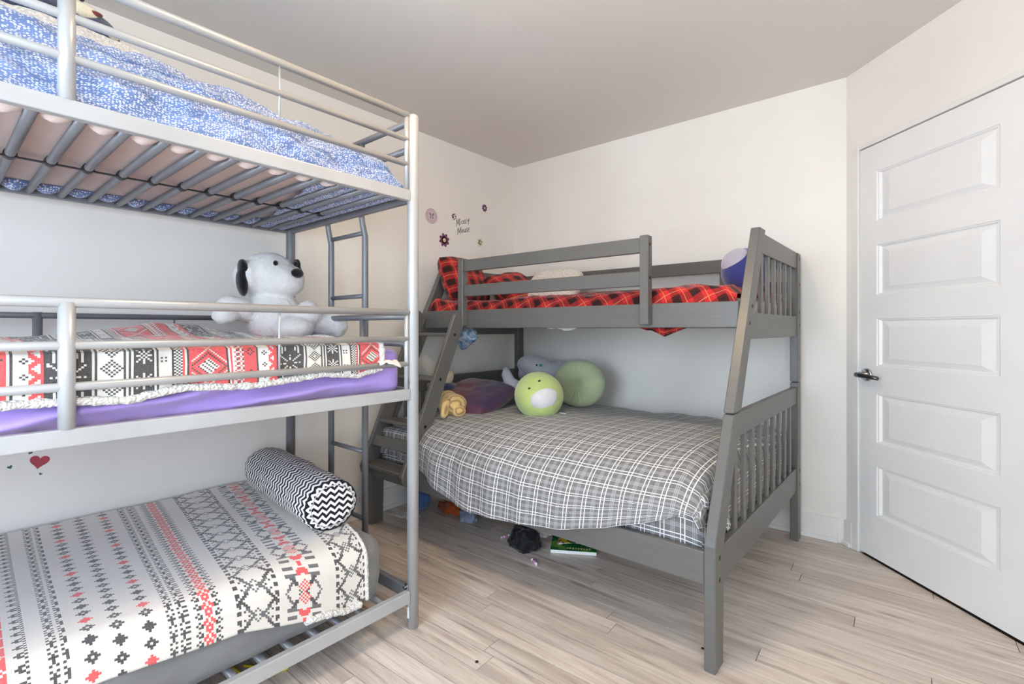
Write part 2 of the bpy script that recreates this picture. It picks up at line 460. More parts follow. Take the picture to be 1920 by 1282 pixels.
def panemat():
    t = NT('window_glass'); tr = t.n('ShaderNodeBsdfTransparent'); gl = t.n('ShaderNodeBsdfGlossy'); gl.inputs['Roughness'].default_value = 0.02
    mx = t.n('ShaderNodeMixShader'); mx.inputs[0].default_value = 0.05; t.l(tr.outputs[0], mx.inputs[1]); t.l(gl.outputs[0], mx.inputs[2]); t.l(mx.outputs[0], t.out.inputs[0])
    return t.m
M['pane'] = panemat()

# ------------------------------------------------------------------ room shell
def struct(name, bm, mat, parent=None):
    o = obj(name, bm, mat, parent)
    if parent is None: o['kind'] = 'structure'
    return o
floor = struct('floor', box(B(), XL - .1, XR + .1, YB - .1, YW + .1, -0.12, -0.012), M['sub'])
struct('ceiling', box(B(), XL - .1, XR + .1, YB - .1, YW + .1, H, H + 0.1), M['ceiling'])
wall_l = struct('wall_left', box(B(), XL - .1, XL, YB - .1, YW + .1, -0.1, H), M['wall'])
wall_f = struct('wall_far', box(B(), XL, XR + .1, YW, YW + .1, -0.1, H), M['wall'])
b = B()
box(b, XR, XR + .1, YB - .1, FILL_WIN[0], -.1, H); box(b, XR, XR + .1, FILL_WIN[1], YW, -.1, H)
box(b, XR, XR + .1, FILL_WIN[0], FILL_WIN[1], -.1, FILL_WIN[2]); box(b, XR, XR + .1, FILL_WIN[0], FILL_WIN[1], FILL_WIN[3], H)
struct('wall_right', b, M['wall'])
b = B()
box(b, XL, WIN[0], YB - .1, YB, -.1, H); box(b, WIN[1], XR, YB - .1, YB, -.1, H)
box(b, WIN[0], WIN[1], YB - .1, YB, -.1, WIN[2]); box(b, WIN[0], WIN[1], YB - .1, YB, WIN[3], H)
struct('wall_rear', b, M['wall'])
# window with two panes
b = B()
for x0, x1, z0, z1 in ((WIN[0], WIN[1], WIN[2], WIN[2] + .05), (WIN[0], WIN[1], WIN[3] - .05, WIN[3]), (WIN[0], WIN[0] + .05, WIN[2] + .05, WIN[3] - .05), (WIN[1] - .05, WIN[1], WIN[2] + .05, WIN[3] - .05)):
    box(b, x0, x1, YB - .085, YB - .035, z0, z1)
xm_ = (WIN[0] + WIN[1]) / 2
box(b, xm_ - .025, xm_ + .025, YB - .085, YB - .035, WIN[2] + .05, WIN[3] - .05)
win = struct('window_1', b, M['trim'])
for x0, x1 in ((WIN[0] + .05, xm_ - .025), (xm_ + .025, WIN[1] - .05)):
    obj('pane', box(B(), x0, x1, YB - .062, YB - .058, WIN[2] + .05, WIN[3] - .05), M['pane'], win)

b = B()
for y0, y1, z0, z1 in ((FILL_WIN[0], FILL_WIN[1], FILL_WIN[2], FILL_WIN[2] + .05), (FILL_WIN[0], FILL_WIN[1], FILL_WIN[3] - .05, FILL_WIN[3]), (FILL_WIN[0], FILL_WIN[0] + .05, FILL_WIN[2] + .05, FILL_WIN[3] - .05), (FILL_WIN[1] - .05, FILL_WIN[1], FILL_WIN[2] + .05, FILL_WIN[3] - .05)):
    box(b, XR + .035, XR + .085, y0, y1, z0, z1)
fill_win = struct('fill_window', b, M['trim'])  # unseen window, added to brighten the metal bunk from the side
obj('pane', box(B(), XR + .058, XR + .062, FILL_WIN[0] + .05, FILL_WIN[1] - .05, FILL_WIN[2] + .05, FILL_WIN[3] - .05), M['pane'], fill_win)

# 45 degree wall with the door: u runs along (S2,-S2) from P0, n points into the room
P0 = Vector((-0.334, 3.1685, 0)); DU = Vector((S2, -S2, 0)); DN = Vector((-S2, -S2, 0)); DZ = Vector((0, 0, 1))
def dw(u, n, z): return P0 + DU * u + DN * n + DZ * z
def dbox(bm, u0, u1, n0, n1, z0, z1, bv=0.0):
    return obox(bm, dw((u0 + u1) / 2, (n0 + n1) / 2, (z0 + z1) / 2), DU, DN, DZ, u1 - u0, n1 - n0, z1 - z0, bv)
D0, D1, DTOP = 0.092, 0.868, 2.062
b = B()
dbox(b, -0.022, D0 - .02, -.1, 0, -.1, H); dbox(b, D1 + .02, 1.75, -.1, 0, -.1, H); dbox(b, D0 - .02, D1 + .02, -.1, 0, DTOP + .02, H)
dbox(b, D0 - .02, D1 + .02, -.1, -.06, -.1, DTOP + .02)
struct('wall_door', b, M['wall'])
# jamb trim around the door
b = B()
dbox(b, 0.048, D0 - .004, -0.03, 0.010, 0, DTOP + .03, .002); dbox(b, D1 + .004, D1 + .048, -0.03, 0.010, 0, DTOP + .03, .002)
dbox(b, D0 - .004, D1 + .004, -0.03, 0.006, DTOP + .006, DTOP + .03, .002)
tr = struct('trim_1', b, M['trim'])
# door slab with five recessed raised panels
zs = [(1.683, 1.928), (1.316, 1.564), (0.965, 1.2), (0.586, 0.828), (0.224, 0.47)]
PU0, PU1 = 0.193, 0.767
b = B()
dbox(b, D0, PU0, -.04, 0, 0.012, DTOP); dbox(b, PU1, D1, -.04, 0, 0.012, DTOP)
zz = [DTOP] + [z for p in zs for z in (p[1], p[0])] + [0.012]
for k in range(0, len(zz), 2): dbox(b, PU0, PU1, -.04, 0, zz[k + 1], zz[k])
door = struct('door_1', b, M['door'])
for z0, z1 in zs:
    b = B()
    loops = [(0.0, 0.0), (0.006, -0.004), (0.012, -0.004), (0.020, -0.014), (0.026, -0.014), (0.072, -0.003), (0.080, -0.003)]
    # thinner side bevels keep proportion on the short direction
    rings = []
    for ins, dep in loops:
        rings.append([b.verts.new(dw(u, dep, z)) for u, z in ((PU0 + ins, z0 + ins * .55), (PU1 - ins, z0 + ins * .55), (PU1 - ins, z1 - ins * .55), (PU0 + ins, z1 - ins * .55))])
    for i in range(len(rings) - 1):
        for k in range(4): b.faces.new((rings[i][k], rings[i][(k + 1) % 4], rings[i + 1][(k + 1) % 4], rings[i + 1][k]))
    b.faces.new(rings[-1])
    obj('panel', b, M['door'], door)
# lever handle
hz, hu = 0.917, D0 + 0.045
b = B(); lathe(b, [(0.0, 0), (0.033, 0), (0.033, .006), (0.027, .010), (0.014, .012), (0.0115, .04), (0, .04)], dw(hu, 0, hz), DN, 28)
rose = obj('handle_rosette', b, M['chrome'], door, True)
b = B(); tube(b, [dw(hu, .036, hz), dw(hu, .052, hz)], .0115, 14)
tube(b, [dw(hu - .012, .050, hz), dw(hu + .02, .052, hz - .001), dw(hu + .075, .050, hz - .004), dw(hu + .115, .046, hz - .008)], [.0125, .0125, .011, .009], 14)
obj('handle_lever', b, M['chrome_dark'], door, True)
b = B(); dbox(b, D0 - .012, D0 + .001, -.004, .0035, hz - .03, hz + .03, .001)
obj('strike_plate', b, M['chrome'], door)
# baseboards
def baseboard(name, a, c, nrm, parent=None):
    a, c, nrm = Vector(a), Vector(c), Vector(nrm); t = (c - a).normalized(); L = (c - a).length; mid = (a + c) / 2
    b = B()
    obox(b, mid + nrm * .0065 + DZ * .0655, t, nrm, DZ, L, .013, .131, .0015)
    obox(b, mid + nrm * .0195 + DZ * .012, t, nrm, DZ, L, .013, .024, .004)
    return struct(name, b, M['trim'])
baseboard('baseboard_left', (XL, YB, 0), (XL, YW, 0), (1, 0, 0))
baseboard('baseboard_far', (XL + .027, YW, 0), (-0.372, YW, 0), (0, -1, 0))
baseboard('baseboard_door', dw(-0.004, 0, 0), dw(0.046, 0, 0), DN)
baseboard('baseboard_right', (XR, YB, 0), (XR, 1.9, 0), (-1, 0, 0))

# floor planks: every plank its own piece, clipped to the room outline
def clip(poly, a, c):       # keep left of a->c
    out = []
    for i in range(len(poly)):
        p, q = poly[i], poly[(i + 1) % len(poly)]
        sp = (c[0] - a[0]) * (p[1] - a[1]) - (c[1] - a[1]) * (p[0] - a[0]); sq = (c[0] - a[0]) * (q[1] - a[1]) - (c[1] - a[1]) * (q[0] - a[0])
        if sp >= 0: out.append(p)
        if (sp >= 0) != (sq >= 0):
            k = sp / (sp - sq); out.append((p[0] + (q[0] - p[0]) * k, p[1] + (q[1] - p[1]) * k))
    return out
room = [(XL, YB), (XR, YB), (XR, 1.9345), (-0.334, 3.1685), (XL, YW)]
PW, PL, GAP = 0.0895, 1.22, 0.0011
ca, sa = math.cos(math.radians(2.2)), math.sin(math.radians(2.2))
row = 0; v0 = YB - 0.3
while v0 < YW + 0.3:
    off = (row * 0.437 + 0.13 * ((row * 7) % 5)) % PL
    u0 = XL - 0.3 - off
    while u0 < XR + 0.3:
        loc = [(u0 + GAP, v0 + GAP), (u0 + PL - GAP, v0 + GAP), (u0 + PL - GAP, v0 + PW - GAP), (u0 + GAP, v0 + PW - GAP)]
        poly = [(ca * p[0] - sa * p[1], sa * p[0] + ca * p[1]) for p in loc]
        for i in range(len(room)):
            poly = clip(poly, room[i], room[(i + 1) % len(room)])
            if len(poly) < 3: break
        if len(poly) >= 3 and max(p[0] for p in poly) - min(p[0] for p in poly) > .01 and max(p[1] for p in poly) - min(p[1] for p in poly) > .006:
            b = B()
            top = [b.verts.new((x, y, 0)) for x, y in poly]; bot = [b.verts.new((x, y, -.0118)) for x, y in poly]
            b.faces.new(top); b.faces.new(bot[::-1]); n = len(poly)
            for i in range(n): b.faces.new((top[i], bot[i], bot[(i + 1) % n], top[(i + 1) % n]))
            obj('plank', b, M['plank'], floor)
        u0 += PL
    v0 += PW; row += 1

# ceiling lamp (just outside the frame)
lamp = thing('ceiling_lamp', 'round flush ceiling lamp with lit opal glass dome', 'lamp', (-0.92, 1.05, H - .1))
b = B(); lathe(b, [(0.0, 0), (0.165, 0), (0.165, -.018), (0.15, -.022), (0, -.022)], (-0.92, 1.05, H), (0, 0, 1)); obj('lamp_base', b, M['silver'], lamp, True)
b = B(); lathe(b, [(0.145, -.022), (0.14, -.05), (0.115, -.078), (0.07, -.094), (0.0, -.1)], (-0.92, 1.05, H), (0, 0, 1)); obj('lamp_shade', b, M['lamp'], lamp, True)

# ------------------------------------------------------------------ silver triple bunk
FX, RX, EY, HY = -1.525, -2.515, 1.217, -0.78     # front rail x, rear rail x, visible end y, hidden end y
Z = [0.102, 0.878, 1.638]                          # rail undersides
bed = thing('triple_bunk_bed', 'silver metal triple bunk bed with a straight end ladder and purple middle mattress', 'bunk bed', ((FX + RX) / 2, (EY + HY) / 2, 0))
for x, m in ((FX, 'silver'), (RX, 'silver_shaded')):
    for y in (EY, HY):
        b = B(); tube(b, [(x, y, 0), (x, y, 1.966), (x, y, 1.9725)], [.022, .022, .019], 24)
        p = obj('post', b, M[m], bed, True)
        if x == FX and y == EY:
            b = B()
            for k in range(7):
                pass
            rows = []
            for zz_ in (0.040, 0.100):
                rows.append([b.verts.new((x + math.cos(a) * .0223, y + math.sin(a) * .0223, zz_)) for a in lsp(math.radians(218), math.radians(282), 7)])
            for k in range(6): b.faces.new((rows[0][k], rows[0][k + 1], rows[1][k + 1], rows[1][k]))
            obj('sticker', b, M['label'], p, True)
            b = B(); disc(b, (x + .004, y - .0215, 1.655), (0, -1, 0), .004, .002, 10); obj('rail_slot', b, M['brass'], p)
for i, z in enumerate(Z):
    hgt = .041 if i else .046
    for x, m in ((FX, 'silver'), (RX, 'silver_shaded')):
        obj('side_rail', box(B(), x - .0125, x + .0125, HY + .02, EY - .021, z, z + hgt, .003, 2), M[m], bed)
    obj('end_rail', box(B(), RX + .02, FX - .02, EY - .0125, EY + .0125, z, z + hgt, .003, 2), M['silver_shaded'], bed)
    obj('end_rail', box(B(), RX + .02, FX - .02, HY - .0125, HY + .0125, z, z + hgt, .003, 2), M['silver_shaded'], bed)
# brackets where the lowest rail bolts to the post
b = B(); box(b, FX - .017, FX + .003, EY - .0275, EY - .0225, .085, .172, .0015); obj('bracket', b, M['chrome'], bed)
for z in (.160, .093):
    b = B(); tube(b, [(FX - .012, EY - .027, z), (FX - .012, EY - .035, z)], .006, 6); obj('bolt', b, M['chrome'], bed)
b = B(); disc(b, (RX + .022, EY - .035, 1.652), (1, 0, 0), .005, .003, 10); obj('bolt', b, M['chrome'], bed)
b = B(); disc(b, (FX + .0125, EY - .03, .945), (1, 0, 0), .004, .002, 10); obj('bolt', b, M['chrome'], bed)
# guard rails
for zb, z in ((Z[1], (1.211, 1.111, 1.015)), (Z[2], (1.966, 1.873, 1.778))):
    for k, zz_ in enumerate(z):
        b = B(); r = .0125 if k == 0 else .0105
        tube(b, [(FX, HY + .02, zz_), (FX, EY - .026, zz_)], r, 14); obj('guard_rail', b, M['silver'], bed, True)
        b = B(); tube(b, [(RX, HY + .02, zz_ - .012 * (k == 0)), (RX, EY - .026, zz_ - .012 * (k == 0))], r * .9, 14); obj('guard_rail', b, M['silver_shaded'], bed, True)
    for x, m in ((FX, 'silver'), (RX, 'silver_shaded')):
        for y in (0.213 if x == FX else 0.27,):
            b = B(); tube(b, [(x, y, zb + .04), (x, y, z[0])], .0165 if x == FX else .0145, 16); obj('guard_post', b, M[m], bed, True)
        for y in (0.703,):
            b = B(); tube(b, [(x, y, z[2]), (x, y, z[0])], .0035, 8); obj('guard_rod', b, M[m], bed, True)
        b = B(); tube(b, [(x, EY - .031, zb + .03), (x, EY - .031, z[0] + .004)], .0085, 12); obj('guard_upright', b, M[m], bed, True)
    # end guard: two bars and a short upright
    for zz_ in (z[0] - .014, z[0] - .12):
        b = B(); tube(b, [(RX + .02, EY, zz_), (FX - .02, EY, zz_)], .0125, 14); obj('end_guard_rail', b, M['silver_shaded'], bed, True)
    b = B(); tube(b, [(-1.868, EY, z[0] - .014), (-1.868, EY, zb + .04)], .0115, 12); obj('end_guard_upright', b, M['silver_shaded'], bed, True)
# slats under each mattress, one strap with clips under the top bunk
sl_y = [0.159 + .0865 * k for k in range(-10, 12)]
sl_me = None
for z in Z:
    for y in sl_y:
        if sl_me is None:
            b = B(); tube(b, [(RX + .01, 0, 0), (FX - .0125, 0, 0)], .0125, 12); sl_me = bpy.data.meshes.new('slat'); bmesh.ops.recalc_face_normals(b, faces=b.faces[:]); b.to_mesh(sl_me); b.free()
            sl_me.polygons.foreach_set('use_smooth', [True] * len(sl_me.polygons)); sl_me.materials.append(M['silver_shaded'])
        o = bpy.data.objects.new('slat', sl_me); col.objects.link(o); o.parent = bed; o.location = Vector((0, y, z + .014)) - ORG[bed.name]
b = B(); box(b, -2.026, -2.014, sl_y[0], sl_y[-1], Z[2] + .006, Z[2] + .010); obj('slat_strap', b, M['black_plastic'], bed)
for y in sl_y:
    b = B(); tube(b, [(-2.033, y, Z[2] + .014), (-2.007, y, Z[2] + .014)], .0152, 12); obj('strap_clip', b, M['black_plastic'], bed)
# ladder at the end
LY = EY + .052
for x in (-2.21, -1.925):
    b = B()
    pts = [(x, EY + .012, 1.672), (x, EY + .022, 1.668), (x, EY + .033, 1.655), (x, EY + .036, 1.635), (x, EY + .040, 1.61), (x, LY, 1.56), (x, LY, 1.50), (x, LY, 0.02)]
    tube(b, pts, [.012, .0125, .013, .0125, .0125, .0135, .014, .014], 14); obj('ladder_stile', b, M['silver_shaded'], bed, True)
for z in (1.578, 1.296, 1.00, 0.60, 0.30):
    b = B(); tube(b, [(-2.21, LY, z), (-1.925, LY, z)], .010, 12); obj('ladder_rung', b, M['silver_shaded'], bed, True)

# ---- bedding helpers
def rbox_fn(x0, x1, y0, y1, z0, z1, e=5.0):
    cx, cy, cz = (x0 + x1) / 2, (y0 + y1) / 2, (z0 + z1) / 2; a, c, d = (x1 - x0) / 2, (y1 - y0) / 2, (z1 - z0) / 2
    def sgp(v, p): return math.copysign(abs(v) ** p, v)
    def fn(t, p):   # t latitude, p longitude
        ct, st = math.cos(t), math.sin(t)
        return (cx + a * sgp(ct, .35) * sgp(math.cos(p), 2 / e * .5), cy + c * sgp(ct, .35) * sgp(math.sin(p), 2 / e * .5), cz + d * sgp(st, .35))
    return fn
def mattress(name, x0, x1, y0, y1, z0, z1, r, mat, label, wr=None, tz=0.0):
    b = B(); box(b, x0, x1, y0, y1, z0, z1)
    bmesh.ops.subdivide_edges(b, edges=[e for e in b.edges if abs((e.verts[0].co - e.verts[1].co).y) > .5], cuts=90)
    bmesh.ops.subdivide_edges(b, edges=[e for e in b.edges if abs((e.verts[0].co - e.verts[1].co).x) > .5], cuts=24)
    bmesh.ops.subdivide_edges(b, edges=[e for e in b.edges if abs((e.verts[0].co - e.verts[1].co).z) > .05], cuts=18)
    for v in b.verts:
        p = v.co
        q = Vector((min(max(p.x, x0 + r), x1 - r), min(max(p.y, y0 + r), y1 - r), min(max(p.z, z0 + r * .6), z1 - r * .6)))
        d = p - q
        if d.length > 1e-6:
            m = Vector((d.x / r, d.y / r, d.z / (r * .6)))
            if m.length > 1e-6:
                k = max(abs(m.x), abs(m.y), abs(m.z)) / m.length
                m = m * k
                p = q + Vector((m.x * r, m.y * r, m.z * r * .6))
        if wr: p = wr(p)
        v.co = p
    uvl = b.loops.layers.uv.new('UVMap')
    for f in b.faces:
        n = f.normal
        for l in f.loops:
            p = l.vert.co
            l[uvl].uv = (p.x + p.z, p.y) if abs(n.x) > .5 else ((p.x, p.y + p.z) if abs(n.y) > .5 else (p.x, p.y))
    o = obj(name, b, mat, None, True)
    tag(o, label, 'mattress')
    return o

# ---- top bunk
mt = mattress('mattress', -2.48, -1.60, HY + .03, 1.165, Z[2] + .0275, 1.77, .03, M['pinkunder'], 'blush mattress on the top metal bunk, its underside between the slats')
CY = [-.8, .1, .45, .8, 1.05, 1.15]; CZ = [1.95, 1.955, 1.955, 1.925, 1.88, 1.855]
def comf(u, v):
    y = u; e = max(0.0, (y - 1.06) / .15); e = min(e, 1.0)
    drop = 1 - math.sqrt(max(0.0, 1 - e * e))
    zc = ip(y, CY, CZ)
    # v: 0..1 front bottom -> over crest -> back
    px = [0, .10, .22, .34, .45, .58, .72, 1.0]
    X = ip(v, px, [-1.556, -1.548, -1.565, -1.62, -1.70, -1.82, -2.0, -2.47])
    zf = [1.683, 1.73, 1.785, zc - .085, zc - .035, zc - .004, zc - .01, 1.83]
    zz_ = ip(v, px, zf)
    zz_ = 1.683 + (zz_ - 1.683) * (1 - .92 * drop)
    k = min(1.0, v / .08) * min(1.0, (1 - v) / .1)
    w1 = nz(y * 4.2 + .35 * zz_ * 9, v * 5.0 - y * 1.1, 3.1, 4)
    w2 = nz(y * 11 + zz_ * 7, v * 13 - y * 2.5, 8.0, 3)
    a = (w1 * .030 + w2 * .012 - .010 * (1 - abs(nz(y * 6 - zz_ * 9, v * 3, 5.0, 2))) ** 4) * k
    if v < .36:
        nx, nzc = 1.0, .35
    else: nx, nzc = .25, 1.0
    return (X + max(a, -.02) * nx * (1 if v > .02 else 0), y - drop * .01, zz_ + a * nzc)
us = lsp(HY + .05, 1.208, 150); vs = lsp(0, 1, 84)
o = grid('comforter', us, vs, comf, M['bluedot'], None, lambda u, v: (u, v * 1.35))
tag(o, 'blue comforter with white dots piled on the top metal bunk', 'comforter')
# blue sheet hem tucked round the mattress edge, showing between the slats
def scal(y): return abs(math.sin(math.pi * (y - sl_y[0]) / .0865))
b_us = lsp(HY + .05, 1.13, 180)
def hemback(u, v):
    inner = -2.40 + .012 * nz(u * 9, 2) + .05 * max(0, (u - .85) / .3)
    x = -2.488 + (inner + 2.488) * v
    z = Z[2] + .0265 - (0.030 * scal(u) * math.sin(math.pi * min(1, v * 1.0)) ** .7 * (.8 + .5 * nz(u * 3, 5))) - .001
    return (x, u, z)
sheet = grid('fitted_sheet', b_us, lsp(0, 1, 9), hemback, M['bluedot'], None, lambda u, v: (u, v * .1))
tag(sheet, 'blue dotted fitted sheet gathered under the top mattress edge', 'sheet')
def hemend(u, v):     # u over x, v from the end inwards
    L = ip(u, [-2.49, -2.2, -1.9, -1.56], [.16, .20, .27, .34]) + .02 * nz(u * 14, 1)
    y = 1.185 - L * v
    z = Z[2] + .0262 - .018 * abs(math.sin(math.pi * (y - sl_y[0]) / .0865)) - .006 * abs(nz(u * 16, v * 3, 2))
    return (u, y, z)
grid('gathered_hem', lsp(-2.485, -1.556, 60), lsp(0, 1, 40), hemend, M['bluedot'], sheet, lambda u, v: (u, v * .3))
def sheer(u, v):
    wv = .085 * (.55 + .45 * scal(u)) * (1 + .35 * nz(u * 3, 9)) * ip(u, [-.7, .6, .9, .95], [1, 1, .7, .1])
    x = -1.552 - wv * v
    z = Z[2] + .0268 - .024 * scal(u) * math.sin(math.pi * v) ** .6 - .004 * abs(nz(u * 30, v * 4))
    return (x, u, z)
so = grid('sheet_overhang', lsp(HY + .05, .95, 170), lsp(0, 1, 9), sheer, M['pinksheer'])
tag(so, 'sheer blush cloth sagging between the top bunk slats near the front rail', 'cloth')
def fleece(u, v):
    zc = ip(u, [-.6, .1, .3, .45, .56, .64], [2.05, 2.035, 2.05, 2.03, 2.0, 1.955])
    X = ip(v, [0, .3, .6, 1], [-1.79, -1.86, -1.98, -2.3])
    zz_ = ip(v, [0, .3, .6, 1], [1.935, zc - .03, zc, 1.90])
    return (X + .008 * nz(u * 9, v * 4, 1), u, zz_ + .010 * nz(u * 8, v * 7, 4) + .004 * nz(u * 50, v * 40, 2))
o = grid('fleece_blanket', lsp(-.6, .66, 120), lsp(0, 1, 40), fleece, M['sherpa'], None, None, True, False, .012)
tag(o, 'cream sherpa blanket heaped on the blue dotted comforter', 'blanket')
# plush on the top bunk
def remesh(o, vx=.008, smooth=6):
    m = o.modifiers.new('fuse', 'REMESH'); m.mode = 'VOXEL'; m.voxel_size = vx; m.use_smooth_shade = True
    s = o.modifiers.new('soften', 'SMOOTH'); s.factor = .5; s.iterations = smooth
    return o
pg = thing('plush_toy', 'slate blue plush toy with cream face and maroon beak lying on the top bunk', 'plush toy', (-2.05, .27, 2.05))
b = B(); ell(b, (-2.12, .22, 2.105), (.13, .20, .085), eul(0, 0, 0), 4); ell(b, (-2.10, .345, 2.10), (.10, .085, .075), None, 3); ell(b, (-2.02, .02, 2.12), (.06, .12, .05), None, 3)
remesh(obj('body', b, M['slateplush'], pg, True))
b = B(); ell(b, (-2.045, .315, 2.150), (.055, .055, .030), eul(0, 25, 0), 3); ell(b, (-2.05, .20, 2.165), (.05, .09, .026), eul(0, 25, 0), 3); remesh(obj('face', b, M['cream'], pg, True), .006)
b = B(); ell(b, (-2.008, .350, 2.142), (.010, .017, .007), None, 3); obj('beak', b, M['maroon'], pg, True)
b = B(); ell(b, (-2.01, .315, 2.172), (.008, .008, .008), None, 2); obj('eye', b, M['fur_black'], pg, True)
b = B(); ell(b, (-2.01, .395, 2.095), (.014, .016, .016), None, 2); obj('tuft', b, M['cream'], pg, True)

# ---- middle bunk
def wr_p(p):
    if p.x > -1.60 and p.z < 1.05:
        ph = p.z * 26 - p.y * 2.6 + 1.1 * nz(p.y * 1.7, p.z * 6, 2.2, 3)
        s = (1 - abs(math.sin(math.pi * ph * .5))) * ip(p.z, [.90, .93, 1.01, 1.05], [.3, 1, 1, 0]) * ip(p.y, [.95, 1.10], [1, .72])
        p = p + Vector(((.042 * s - .034) * ip(p.y, [1.0, 1.14], [1, 0]), 0, 0))
    return p
b = B(); 
mt2 = mattress('mattress', -2.49, -1.545, HY + .03, 1.188, Z[1] + .0275, 1.078, .055, M['purple'], 'mattress in a lilac purple stretch sheet on the middle bunk', wr_p)

INK, GRY, RED, OFF, PNK = [tuple(lin(c)) + (1.0,) for c in ((28, 28, 34), (84, 84, 88), (222, 62, 66), (218, 213, 205), (236, 96, 112))]
PER = .523
def tri(j, p): 
    j = j % p
    return min(j, p - j)
def mid_pat(s, t, i, j):
    p = (s - .177) % PER; c = int(p / .005); d = j
    def inr(a, b_): return a <= p < b_
    q = int((p % .5) / .005)
    if inr(0, .081):            # black star band
        k = int(p / .005); m = d % 22; cc = abs(k - 8); mm = abs(m - 11)
        if k in (0, 15): return INK
        if (cc == mm and 1 < cc < 7) or (cc == 0 and mm in (3, 4, 6)) or (mm == 0 and cc in (3, 4, 6)) or (abs(cc - 5) <= 0 and mm > 8) or ((cc + mm) in (13, 14) and (cc % 2)): return OFF
        return INK
    if inr(.081, .10): return INK if c % 2 == 0 else OFF
    if inr(.10, .145):
        k = int((p - .10) / .005); m = d % 10
        return INK if abs(k - 4) + abs(m - 5) in (2, 4) and (k + m) % 2 else OFF
    if inr(.145, .165): return INK if int((p - .145) / .005) in (0, 2) else OFF
    if inr(.165, .210):
        k = int((p - .165) / .005); m = d % 14; cc = abs(k - 4); mm = abs(m - 7)
        if cc == mm and cc < 4 or (cc == 0 and mm in (2, 3, 4)) or (mm == 0 and cc in (2, 3)): return OFF
        return INK
    if inr(.210, .255):
        k = int((p - .210) / .005); m = d % 12
        if k in (1, 8): return INK
        return INK if abs(k - 4) == abs(m - 6) and abs(k - 4) in (1,) else OFF
    if inr(.255, .275): return INK if (c + d // 1) % 2 == 0 else OFF
    if inr(.275, .295):
        k = int((p - .275) / .005)
        return (RED, OFF, INK, RED)[min(k, 3)]
    if inr(.295, .382):
        k = int((p - .295) / .005); m = d % 24; cc = abs(k - 8); mm = abs(m - 12)
        if cc + mm in (9, 10): return INK if (cc + mm) == 9 else RED
        if cc + mm < 6: return INK if (k + m) % 3 == 0 else OFF
        if abs(cc - (12 - mm)) < 1: return OFF
        return RED if (k * 3 + m * 5) % 11 else PNK
    if inr(.382, .405): return (INK, OFF, RED, OFF, INK)[min(int((p - .382) / .005), 4)]
    if inr(.405, .428):
        return RED if (c + d) % 3 == 0 else (INK if (c - d) % 3 == 0 else OFF)
    if inr(.428, .462):
        k = int((p - .428) / .005); m = d % 14
        return INK if abs(k - 3) + abs(m - 7) in (2,) else RED
    if inr(.462, .475): return INK if c % 2 else OFF
    if inr(.475, .497):
        k = int((p - .475) / .005); m = d % 8
        return INK if abs(k - 2) + abs(m - 4) == 1 else OFF
    if inr(.497, .515):
        k = int((p - .497) / .005)
        return RED if abs(k - tri(d, 8) + 1) <= 1 else OFF
    return RED
hem2_y = [-.6, .05, .2, .33, .45, .62, .72, .86, .98, 1.08]; hem2_z = [.99, .988, .985, .975, .996, .985, .992, 1.004, .99, 1.01]
def blk2(u, v):
    # u: y, v: metres across from hem
    y = u
    L = .13
    hz_ = ip(y, hem2_y, hem2_z)
    top = 1.105
    if v < .12:
        k = v / .12
        x = -1.537 - .006 * k * k; z = hz_ + (top - .012 - hz_) * k
    elif v < .16:
        k = (v - .12) / .04
        x = -1.543 - .035 * math.sin(k * math.pi / 2); z = top - .012 + .012 * math.sin(k * math.pi / 2)
    else:
        k = v - .16
        x = -1.578 - k
        z = top
    if v > .16:
        d = x + 2.15
        hump = .062 * math.exp(-((x + 2.28) / .13) ** 2) * ip(y, [-.7, .2, .45, .6, .8, 1.0, 1.1], [.1, .2, .75, 1.0, .9, .35, .0])
        hump += .02 * math.exp(-((x + 1.95) / .10) ** 2) * ip(y, [0, .5, .8, 1.1], [.2, 1, .6, .2])
        z += hump + .008 * nz(x * 5, y * 4, 1.0) + .004
        yy = y - .10 * ip(x, [-2.3, -1.7], [1, 0]) * ip(y, [.3, .9], [0, 1])
        return (x, yy, z)
    return (x + .013 * nz(y * 6, v * 5, 3.3) + .006, y, z)
us = [ -.6 + .005 * i for i in range(int(1.675 / .005) + 1)]; vs = [.005 * i for i in range(int(.95 / .005))]
bk2 = grid('patterned_blanket', us, vs, blk2, M['nordic'], None, None, True, False, .006, mid_pat)
tag(bk2, 'red, black and white patterned fleece blanket on the purple middle mattress', 'blanket')
b = B()
pts = []; rr = []
for k in range(230):
    y = -.6 + 1.68 * k / 229
    pts.append((-1.535 + .004 * nz(y * 30, 4), y, ip(y, hem2_y, hem2_z) - .004 + .003 * nz(y * 50, 1))); rr.append(.011 + .003 * nz(y * 40, 7))
tube(b, pts, rr, 8)
pts = []; rr = []
for k in range(110):
    vv = .92 * k / 109; p = blk2(1.075, vv); pts.append((p[0], p[1] + .006, p[2] + .003 * nz(vv * 60, 2))); rr.append(.011 + .003 * nz(vv * 50, 5))
tube(b, pts, rr, 8)
obj('sherpa_trim', b, M['sherpa'], bk2, True)
# white scrap over the guard rail
def scrap(u, v):
    a = (v - .5) * 2.6
    return (FX + .0135 * math.sin(a) + .004 * max(0, v - .5), 1.06 + .085 * u + .02 * (v - .5) * (u - .5), 1.015 + .0130 * math.cos(a) + .006 * nz(u * 5, v * 3, 3) + .005 * math.sin(u * 3.1) - .03 * max(0, v - .5) * (u ** 2))
o = grid('white_rag', lsp(0, 1, 16), lsp(0, 1, 12), scrap, M['whitecloth'], None, None, True, False, .002)
tag(o, 'small white rag over the lowest guard bar of the middle bunk', 'rag')

